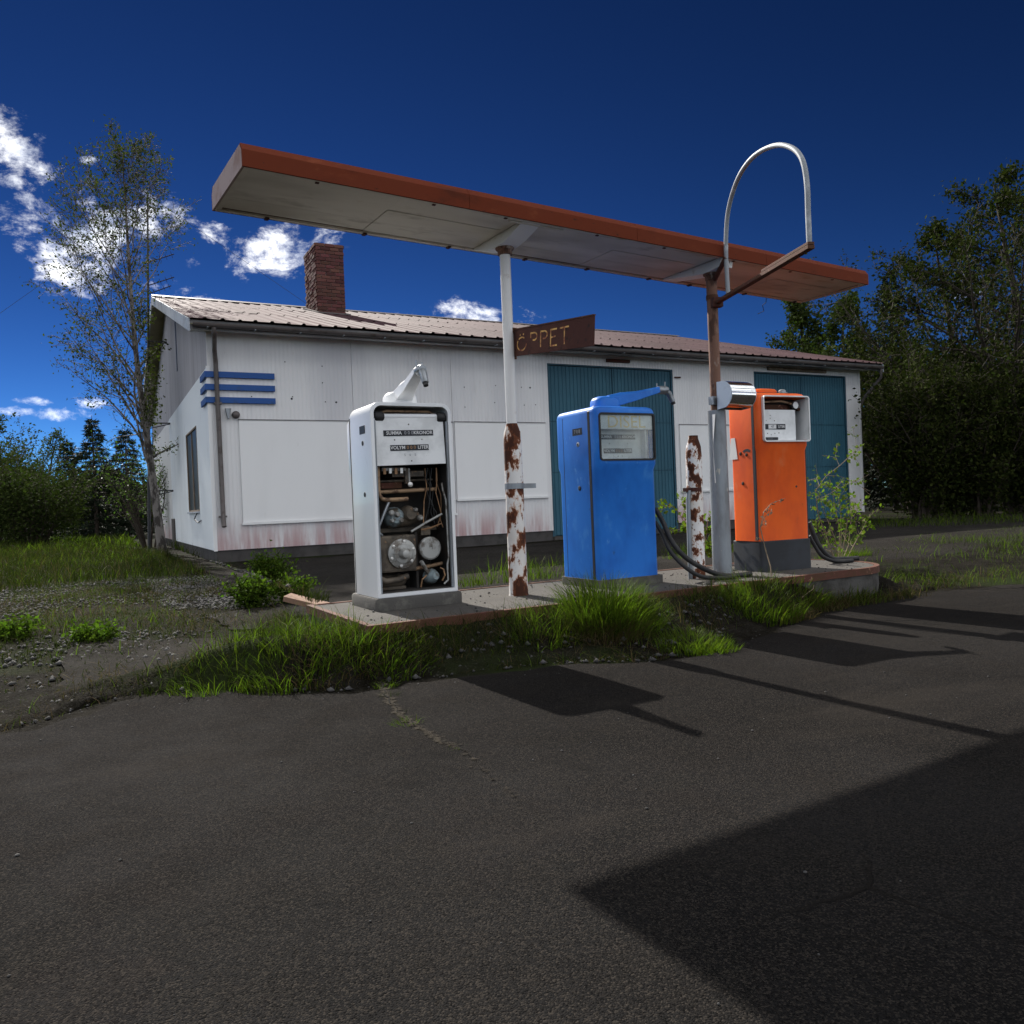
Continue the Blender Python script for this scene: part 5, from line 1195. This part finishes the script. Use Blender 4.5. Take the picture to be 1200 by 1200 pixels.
def crack_mat(name, col, sc, lo, hi, gain):
    m = bpy.data.materials.new(name); m.use_nodes = True; t = NT(m.node_tree); g = t.add('ShaderNodeNewGeometry'); a = t.add('ShaderNodeAttribute'); a.attribute_name = 'fade'
    f = t.m('MULTIPLY', t.ramp(t.m('ADD', t.noise(g.outputs['Position'], sc, 4, .65), t.m('MULTIPLY', a.outputs['Fac'], .35)), lo, hi), gain)
    b = t.add('ShaderNodeBsdfPrincipled'); t.put(b.inputs['Base Color'], (*col, 1)); b.inputs['Roughness'].default_value = .95; b.inputs['Specular IOR Level'].default_value = .1
    tr = t.add('ShaderNodeBsdfTransparent'); mx_ = t.add('ShaderNodeMixShader'); t.l.new(f, mx_.inputs[0]); t.l.new(tr.outputs[0], mx_.inputs[1]); t.l.new(b.outputs[0], mx_.inputs[2])
    o = t.add('ShaderNodeOutputMaterial'); t.l.new(mx_.outputs[0], o.inputs[0]); MATS[name] = m
crack_mat('crack_dust', (.034, .028, .020), 26, .62, .84, .8); crack_mat('crack_dark', (.004, .0035, .003), 14, .66, .76, .95)
ribbon(lambda i, f: .045*(1-f)**.5+.012, .0185, 'crack_dust', 'crack_dust'); ribbon(lambda i, f: .006*(1-f)+.0022, .0225, 'crack', 'crack_dark')
# ------------------------------------------------------------------ trees
class Plant:
    def __init__(s, seed): s.r = random.Random(seed); s.rs = np.random.RandomState(seed); s.br = []; s.anch = []
    def branch(s, p, d, L, r, lev, P):
        r_ = s.r; n = max(3, int(4+L*1.2)) if lev < 2 else 3; pts = [p.copy()]; rad = [r]; d = d.normalized()
        for i in range(n):
            t = (i+1)/n; w_ = P['wob']*(1+.5*lev)
            d = (d+Vector((r_.gauss(0, w_), r_.gauss(0, w_), r_.gauss(0, w_)))+Vector((0, 0, P['trop'][min(lev, len(P['trop'])-1)]))).normalized()
            p = p+d*(L/n); pts.append(p.copy()); rad.append(max(P['rmin'], r*(1-t*(.92 if lev else .9))))
        s.br.append((pts, rad, lev)); return pts, rad
    def grow(s, pts, rad, lev, L, P):
        if lev >= P['levels']:
            s.anch.append((pts, L)); return
        r_ = s.r; n = P['n'][lev]; st = P['start'][lev]; ph = r_.random()*6.28
        for k in range(n):
            f = st+(1-st)*((k+r_.random()*.8)/n); q = f*(len(pts)-1); i = min(int(q), len(pts)-2); a = pts[i].lerp(pts[i+1], q-i); t = (pts[i+1]-pts[i]).normalized()
            ph += 2.4+r_.gauss(0, .4); o = t.orthogonal().normalized(); o = Matrix.Rotation(ph, 3, t) @ o
            ang = P['ang'][lev]*(r_.uniform(.75, 1.25)); d = t*math.cos(ang)+o*math.sin(ang)
            shape = P['shape'](f) if lev == 0 else (1-.55*f)
            l = L*P['ratio'][lev]*shape*r_.uniform(.7, 1.2)
            if P.get('keep') and not P['keep'](a+d*l*.8): l *= .35
            rr0 = max(P['rmin'], (rad[i]*(1-(q-i))+rad[i+1]*(q-i))*P['rr'][lev])
            cp, cr_ = s.branch(a, d, l, rr0, lev+1, P)
            if lev+1 >= P['leaf_from']: s.anch.append((cp, l))
            if lev+1 < P['levels']: s.grow(cp, cr_, lev+1, l, P)
    def tubes(s, mb_sides=(9, 5, 4, 3)):
        Vs = []; Fs = []; o = 0
        for pts, rad, lev in s.br:
            n = mb_sides[min(lev, 3)]; P = np.array([list(p) for p in pts]); T = np.gradient(P, axis=0); T /= np.linalg.norm(T, axis=1)[:, None]+1e-9
            ref = np.array([1., 0, 0]) if abs(T[0, 0]) < .8 else np.array([0, 1., 0]); A = np.cross(T, ref); A /= np.linalg.norm(A, axis=1)[:, None]+1e-9; B = np.cross(T, A)
            th = np.arange(n)*2*np.pi/n; ringv = P[:, None]+(A[:, None]*np.cos(th)[None, :, None]+B[:, None]*np.sin(th)[None, :, None])*np.array(rad)[:, None, None]
            Vs.append(ringv.reshape(-1, 3)); m = len(P); i, k = np.meshgrid(np.arange(m-1), np.arange(n), indexing='ij'); i = i.ravel(); k = k.ravel(); k2 = (k+1) % n
            Fs.append(np.stack([i*n+k, i*n+k2, (i+1)*n+k2, (i+1)*n+k], 1)+o); o += m*n
        return np_mesh('wood', np.concatenate(Vs), [np.concatenate(Fs)])
    def leaves(s, per, size, spread, droop=.0, aspect=.6, frm=.15):
        rs = s.rs; C = []
        for pts, L in s.anch:
            n = per if isinstance(per, int) else max(1, int(per(L))); P = np.array([list(p) for p in pts]); f = frm+(1-frm)*rs.rand(n); q = f*(len(P)-1); i = np.minimum(q.astype(int), len(P)-2); w_ = (q-i)[:, None]
            C.append(P[i]*(1-w_)+P[i+1]*w_+rs.normal(0, spread, (n, 3)))
        C = np.concatenate(C); return leaf_mesh(C, size, rs, droop, aspect)
def leaf_mesh(C, size, rs, droop=0., aspect=.6):
    N = len(C); d = rs.normal(0, 1, (N, 3)); d[:, 2] -= droop; d /= np.linalg.norm(d, axis=1)[:, None]; u = rs.normal(0, 1, (N, 3)); s = np.cross(d, u); s /= np.linalg.norm(s, axis=1)[:, None]; nrm = np.cross(d, s)
    L = (size*(.55+.9*rs.rand(N)))[:, None]; W = L*aspect*.5
    V = np.stack([C, C+d*L*.5+s*W-nrm*W*.35, C+d*L, C+d*L*.5-s*W-nrm*W*.35], 1).reshape(-1, 3); o = np.arange(N)[:, None]*4
    return np_mesh('crown', V, [np.concatenate([o+np.array([[0, 1, 2]]), o+np.array([[0, 2, 3]])])])
def make_tree(name, label, cat, base, pl, bark, leafmat, leafargs, group=None):
    root = thing(name, label, cat, tuple(base), 0, group)
    m = pl.tubes(); m.transform(Matrix.Translation(-Vector(base))); link('trunk', m, bark, root)
    c = pl.leaves(**leafargs); c.transform(Matrix.Translation(-Vector(base))); link('crown', c, leafmat, root)
    return root
def path_from(px, y, n_r0, n_r1):
    pts = [at_y(u, v, y) for u, v in px]; k = len(pts); return pts, [n_r0+(n_r1-n_r0)*(i/(k-1))**.8 for i in range(k)]
# tall thin birch by the gable
YBR = 22.7
b = Plant(5); pts, rad = path_from([(191, 652), (183, 590), (174, 525), (166, 470), (159, 410), (154, 350), (150, 290), (147, 235), (143, 180)], YBR, .125, .012)
b.br.append((pts, rad, 0))
BP = dict(levels=3, n=[44, 9, 6], start=[.18, .15, .15], ang=[R(40), R(40), R(45)], ratio=[.32, .45, .5], rr=[.42, .5, .5], rmin=.005, wob=.07, trop=[.05, .05, .02, -.03], leaf_from=2,
          shape=lambda f: (.75 if f < .55 else .75-.55*((f-.55)/.45)**1.3), keep=lambda q: q.x < 1.45 or q.z > 8.2)
b.grow(pts, rad, 0, 13, BP)
base = pts[0].copy(); base.z = gz(base.x, base.y)
make_tree('birch_tree', 'tall slender birch with sparse spring leaves left of the garage gable', 'tree', base, b, 'bark_birch', 'leaf_birch', dict(per=lambda L: 2.6+5*L, size=.068, spread=.08, droop=.5))
def decid(name, label, seed, base, H, r0, lean, n, ratio, leafmat, size, perk, group=None, start=.18, spread=.16, levels=3, bark='bark_dark', ang=(48, 45, 45), keep=None, trop=(.03, .04, .01, -.02)):
    p = Plant(seed); base = Vector(base); d = Vector((lean[0], lean[1], 1)); PR = dict(levels=levels, n=n, start=[start, .2, .2], ang=[R(x) for x in ang], ratio=ratio, rr=[.5, .5, .5], rmin=.008, wob=.05, trop=trop, leaf_from=2,
        shape=lambda f: (.6+.5*math.sin(math.pi*min(1, f*1.5)))*(1 if f < .45 else 1-.78*((f-.45)/.55)**1.3), keep=keep)
    pts, rad = p.branch(base-Vector((0, 0, .1)), d, H, r0, 0, PR); p.grow(pts, rad, 0, H, PR)
    return make_tree(name, label, 'tree', base, p, bark, leafmat, dict(per=lambda L: perk*(1+L), size=size, spread=spread), group)
def gb(u, v, depth=None):
    """ground point below pixel column u; when the foot is hidden, at the given distance along the view"""
    if depth is None: return ground(u, v)
    r = ray(u, 585); r.z = 0; q = O+r*(depth); return Vector((q.x, q.y, gz(q.x, q.y)))
bg = 'trees beyond the garage'
decid('leafy_tree', 'tall dark leafy tree with spreading limbs at the right edge', 41, gb(1195, 0, 25), 10.4, .24, (-.03, .03), [28, 10, 6], [.58, .45, .45], 'leaf_dark', .12, 5, bg, ang=(60, 45, 45), start=.12)
decid('leafy_tree', 'dark leafy tree left of the tallest one, its limbs reaching over the hedge', 43, gb(1118, 0, 28), 9.8, .20, (-.02, 0), [26, 10, 6], [.54, .45, .45], 'leaf_dark', .12, 6, bg, ang=(58, 45, 45), start=.12)
decid('leafy_tree', 'yellow-green tree showing above the right end of the garage roof', 47, gb(955, 0, 40), 10.4, .22, (-.02, 0), [20, 8, 5], [.40, .42, .42], 'leaf_mid', .17, 7, bg)
decid('leafy_tree', 'smaller green tree between the roof end and the dark spruce', 48, gb(1010, 0, 36), 9.6, .20, (.02, 0), [20, 8, 5], [.42, .42, .42], 'leaf_mid', .16, 7, bg)
decid('leafy_tree', 'pale grey-green tree behind the bushes at the left edge', 53, gb(12, 0, 48), 7.6, .16, (0, 0), [20, 8, 5], [.34, .42, .42], 'leaf_birch', .14, 2, 'trees left of the garage', bark='bark_dark')
decid('leafy_tree', 'thin-leaved tree behind the spruces left of the birch', 54, gb(52, 0, 50), 6.8, .14, (0, 0), [20, 8, 5], [.34, .42, .42], 'leaf_birch', .14, 2, 'trees left of the garage', bark='bark_dark')
def spruce(label, seed, base, H, wd, group=None):
    r = random.Random(seed); rs_ = np.random.RandomState(seed); base = Vector(base); root = thing('spruce_tree', label, 'tree', tuple(base), 0, group)
    m = Plant(seed); m.br.append(([Vector((0, 0, -.1)), Vector((0, 0, H*.5)), Vector((0, 0, H))], [H*.018, H*.011, .01], 0)); C = []; D = []
    nl = int(H*4.2)
    for i in range(nl):
        f = i/nl; z = H*(.05+.94*f); L = wd*(1-f)**.85+.08
        for k in range(7):
            th = r.random()*6.28; l = L*r.uniform(.65, 1.1); e = Vector((math.cos(th)*l, math.sin(th)*l, -l*.22+.12*l*f)); pts = [Vector((0, 0, z)), Vector((0, 0, z))+e*.55+Vector((0, 0, .05*l)), Vector((0, 0, z))+e]
            m.br.append((pts, [.018, .012, .006], 3)); n = int(14+l*40); t = rs_.rand(n)**.8; P = np.array([list(p) for p in pts]); q = t*2; ix = np.minimum(q.astype(int), 1); w_ = (q-ix)[:, None]
            C.append(P[ix]*(1-w_)+P[ix+1]*w_+rs_.normal(0, .035, (n, 3))); D.append(np.tile(np.array([e.x, e.y, e.z-.3*l])/l, (n, 1)))
    link('trunk', m.tubes(), 'bark_dark', root); C = np.concatenate(C); D = np.concatenate(D)+rs_.normal(0, .55, (len(C), 3)); D /= np.linalg.norm(D, axis=1)[:, None]
    s_ = np.cross(D, rs_.normal(0, 1, (len(C), 3))); s_ /= np.linalg.norm(s_, axis=1)[:, None]; L = (.16+.14*rs_.rand(len(C)))[:, None]; V = np.stack([C, C+D*L*.4+s_*.024, C+D*L, C+D*L*.4-s_*.024], 1).reshape(-1, 3); o = np.arange(len(C))[:, None]*4
    link('crown', np_mesh('crown', V, [np.concatenate([o+np.array([[0, 1, 2]]), o+np.array([[0, 2, 3]])])]), 'needle', root)
spruce('dark spruce standing above the hedge right of the garage roof', 61, gb(1052, 0, 33), 10.2, 1.9, bg)
spruce('dark spruce at the back left, leftmost of the row beside the birch', 62, gb(82, 0, 42), 5.3, 1.6, 'spruces left of the garage')
spruce('tallest dark spruce in the row beside the birch', 63, gb(112, 0, 40), 6.2, 1.8, 'spruces left of the garage')
spruce('dark spruce right behind the birch trunk', 64, gb(150, 0, 41), 5.7, 1.7, 'spruces left of the garage')
def bush(name, label, seed, base, rx, rz, n_st, leafmat, size, nleaf, group=None, cat='bush', stem='twig', fill=0):
    r = random.Random(seed); rs_ = np.random.RandomState(seed); base = Vector(base); root = thing(name, label, cat, tuple(base), 0, group); p = Plant(seed)
    PR = dict(levels=2, n=[7, 4], start=[.25, .2], ang=[R(38), R(42)], ratio=[.45, .5], rr=[.5, .5], rmin=.004, wob=.09, trop=(.02, .02, 0), leaf_from=1, shape=lambda f: 1-.3*f)
    for k in range(n_st):
        th = r.random()*6.28; q = r.uniform(.1, 1)*rx; d = Vector((math.cos(th)*q, math.sin(th)*q, rz*r.uniform(.75, 1.0))); L = d.length
        st = Vector((math.cos(th)*rx*.25*r.random(), math.sin(th)*rx*.25*r.random(), -.05)); pts, rad = p.branch(st, d, L, .012+.008*rz, 0, PR); p.grow(pts, rad, 0, L, PR)
    link('stems', p.tubes(), stem, root)
    tot = sum(1+l for _, l in p.anch); C = p.leaves(per=lambda l: nleaf*(1+l)/tot, size=size, spread=size*1.1)
    if fill:                                   # leaves on side shoots down to the ground: a rounded, lumpy outer layer
        d_ = rs_.normal(0, 1, (fill, 3)); d_ /= np.linalg.norm(d_, axis=1)[:, None]; rr_ = (.62+.42*rs_.rand(fill))*(1+.22*np.sin(5*d_[:, 0]+seed)*np.cos(4*d_[:, 1]+seed)*1.)
        Q = np.stack([d_[:, 0]*rx*1.05*rr_, d_[:, 1]*rx*1.05*rr_, rz*.48+d_[:, 2]*rz*.47*rr_], 1); Q = Q[Q[:, 2] > .03]
        sk = leaf_mesh(Q, size, rs_); link('outer_foliage', sk, leafmat, root)
    link('foliage', C, leafmat, root)
hg = 'bushes of the hedge right of the garage'
hx = [(1080, 23.5, 'leftmost of the dark hedge bushes beside the garage corner'), (1096, 23.5, 'second dark hedge bush from the garage corner'), (1118, 24, 'third dark hedge bush from the garage corner'), (1150, 23.5, 'fourth dark hedge bush from the garage corner'), (1182, 24, 'fifth dark hedge bush from the garage corner'), (1215, 23.5, 'dark hedge bush at the right edge of the picture')]
for i, (u, dd, lb) in enumerate(hx): bush('hedge_bush', lb, 70+i, gb(u, 0, dd), 1.0, 3.9+.5*math.sin(i*2.1), 26, 'leaf_dark', .105, 9000, hg, fill=7000)
for i, (u, dd, lb) in enumerate([(1076, 30, 'tall dark bush behind the hedge under the spruce'), (1085, 30, 'tall dark bush behind the hedge between spruce and leafy trees'), (1150, 30, 'tall dark bush behind the hedge below the tallest tree')]):
    bush('tall_bush', lb, 90+i, gb(u, 0, dd), 1.9, 6.0, 24, 'leaf_dark', .15, 9000, hg)
lg = 'bushes left of the garage'
for i, (u, dd, rx, rz, lb) in enumerate([(-10, 33, 2.1, 4.2, 'dark bush at the left edge of the picture'), (35, 31, 1.9, 3.0, 'rounded olive bush beside the dark spruces')]):
    bush('round_bush', lb, 80+i, gb(u, 0, dd), rx, rz, 28, 'leaf_mid', .11, 7000, lg, fill=7000)
bush('leafy_shrub', 'light green shrub at the foot of the birch', 85, gb(172, 0, 25.0), .8, 3.0, 12, 'leaf_shrub', .075, 1700, lg, stem='twig')
rw_ = np.random.RandomState(77)
def far_wood(u0, u1, dep, h, n, label):
    t = rw_.rand(n); U = u0+(u1-u0)*t; P = np.array([list(gb(u, 0, dep*(1+.12*k))) for u, k in zip(U, rw_.rand(n))]); top = h*(.55+.6*vnoise(np.stack([U*.03, U*0], 1), 1., 5))
    P[:, 2] += top*np.sqrt(rw_.rand(n)); return tag(link('woodland', leaf_mesh(P, .42, rw_, 0, .7), 'leaf_dark'), label, kind='stuff')
far_wood(-60, 205, 58, 4.6, 16000, 'dark far wood closing the view left of the garage'); far_wood(985, 1330, 40, 6.0, 16000, 'dark wood behind the hedge on the right')
# ------------------------------------------------------------------ small plants
def twig_plant(name, label, seed, base, stems, leafmat, size, per, cat='plant', group=None, stemmat='twig_pale'):
    """stems: list of point lists relative to base"""
    root = thing(name, label, cat, tuple(base), 0, group); p = Plant(seed)
    PR = dict(levels=2, n=[7, 3], start=[.25, .3], ang=[R(50), R(45)], ratio=[.28, .5], rr=[.6, .6], rmin=.0018, wob=.10, trop=(0, .02, .02), leaf_from=1, shape=lambda f: 1-.4*f)
    for s_ in stems:
        pts = [Vector(q) for q in s_]; rad = [.006-.0035*i/(len(pts)-1) for i in range(len(pts))]; p.br.append((pts, rad, 0)); L = sum((b_-a_).length for a_, b_ in zip(pts[:-1], pts[1:])); p.anch.append((pts, L)); p.grow(pts, rad, 0, L, PR)
    link('stems', p.tubes((6, 4, 4, 3)), stemmat, root); link('leaves', p.leaves(per=per, size=size, spread=size*.35, aspect=.75), leafmat, root)
sb = at_z(984, 656, IZ); sb.z = gz(sb.x, sb.y+.0)
sy = 6.75; sx0 = at_y(984, 660, sy).x; sbase = Vector((sx0, sy, gz(sx0, sy)))
def rel(u, v, y): return tuple(at_y(u, v, y)-sbase)
twig_plant('sapling', 'bright green young shrub growing right of the orange pump', 101, sbase, [
    [(0, 0, -.03), rel(978, 630, sy-.1), rel(966, 600, sy-.15), rel(958, 578, sy-.2)], [(0, 0, -.03), rel(986, 625, sy), rel(985, 595, sy), rel(979, 568, sy)],
    [(0, 0, -.03), rel(990, 630, sy-.05), rel(995, 600, sy-.1), rel(990, 580, sy-.1)], [(0.02, 0, -.03), rel(1000, 640, sy), rel(1012, 618, sy), rel(1020, 602, sy)], [(0, 0, -.03), rel(972, 640, sy+.1), rel(962, 622, sy+.1), rel(955, 610, sy+.1)],
    [(0, .02, -.03), rel(984, 620, sy+.15), rel(978, 590, sy+.15), rel(972, 560, sy+.12)], [(0, .02, -.03), rel(994, 640, sy+.15), rel(998, 605, sy+.15), rel(996, 585, sy+.12)],
    [(-.03, 0, -.03), rel(958, 600, sy-.1), rel(956, 575, sy-.2), rel(968, 558, sy-.25), rel(985, 545, sy-.3), rel(1000, 530, sy-.3), rel(1008, 523, sy-.3)]], 'leaf_bright', .045, lambda L: 2+9*L)
s2b = Vector((at_y(822, 660, 6.75).x, 6.75, gz(5.5, 6.75)))
def rel2(u, v): return tuple(at_y(u, v, 6.75)-s2b)
twig_plant('sapling', 'thin bright green seedling behind the rusty bollard', 102, s2b, [[(0, 0, -.03), rel2(826, 640), rel2(828, 622), rel2(830, 605)], [(0, 0, -.03), rel2(812, 630), rel2(795, 600), rel2(782, 590)], [(0, 0, -.03), rel2(826, 650), rel2(828, 645), rel2(832, 640)]], 'leaf_bright', .050, lambda L: 3+9*L)
# leafy weeds in the gravel
for i, (u, v, h, w_, lb) in enumerate([(318, 692, .42, .34, 'bushy bright green weed clump beside the gravel, right-hand one'), (297, 712, .30, .32, 'lower green weed clump nearest the plank'), (345, 706, .26, .22, 'small green weed behind the wooden plank'), (110, 752, .12, .20, 'small green rosette weed at the top of the paving slab'), (18, 748, .14, .22, 'small green rosette weed at the far left of the gravel')]):
    c = ground(u, v); bush('weed_clump', lb, 110+i, c, w_*.7, h, 26, 'weed_leaf', .038, 900, 'leafy weeds in the verge', 'weed', 'weed_leaf')
# dry stalks in front of the orange pump
dsb = at_z(905, 690, .2); dsb.z = verge_z(dsb.x, dsb.y)
def rel3(u, v, y): return tuple(at_y(u, v, y)-dsb)
yq = dsb.y+.12
ds = thing('dry_stalk', 'pale dry weed stalks standing before the orange pump', 'plant', tuple(dsb))
m = MB(); m.tube([(0, 0, -.02), rel3(903, 664, yq), rel3(896, 640, yq), rel3(891, 618, yq), rel3(895, 600, yq), rel3(904, 590, yq), rel3(920, 584, yq)], [.006, .005, .005, .0045, .004, .003, .002], 5)
m.tube([rel3(891, 618, yq), rel3(896, 606, yq), rel3(905, 598, yq-.02)], [.004, .003, .002], 5).tube([rel3(893, 634, yq), rel3(889, 630, yq)], [.006, .004], 5)
m.tube([(.15, -.05, -.02), rel3(955, 672, yq-.1), rel3(953, 690, yq-.25), rel3(940, 700, yq-.35)], [.005, .0045, .004, .003], 5)
obj('stems', m, 'twig_pale', ds, sm=60)
C = np.array([rel3(u, v, yq) for u, v in [(895, 606), (900, 596), (908, 590), (914, 588), (900, 602), (892, 615), (897, 612), (888, 632), (904, 599)]])
tag(link('seed_heads', leaf_mesh(np.repeat(C, 4, 0)+np.random.RandomState(3).normal(0, .006, (36, 3)), .028, np.random.RandomState(4), 0, .5), 'twig_pale', ds), kind='stuff')
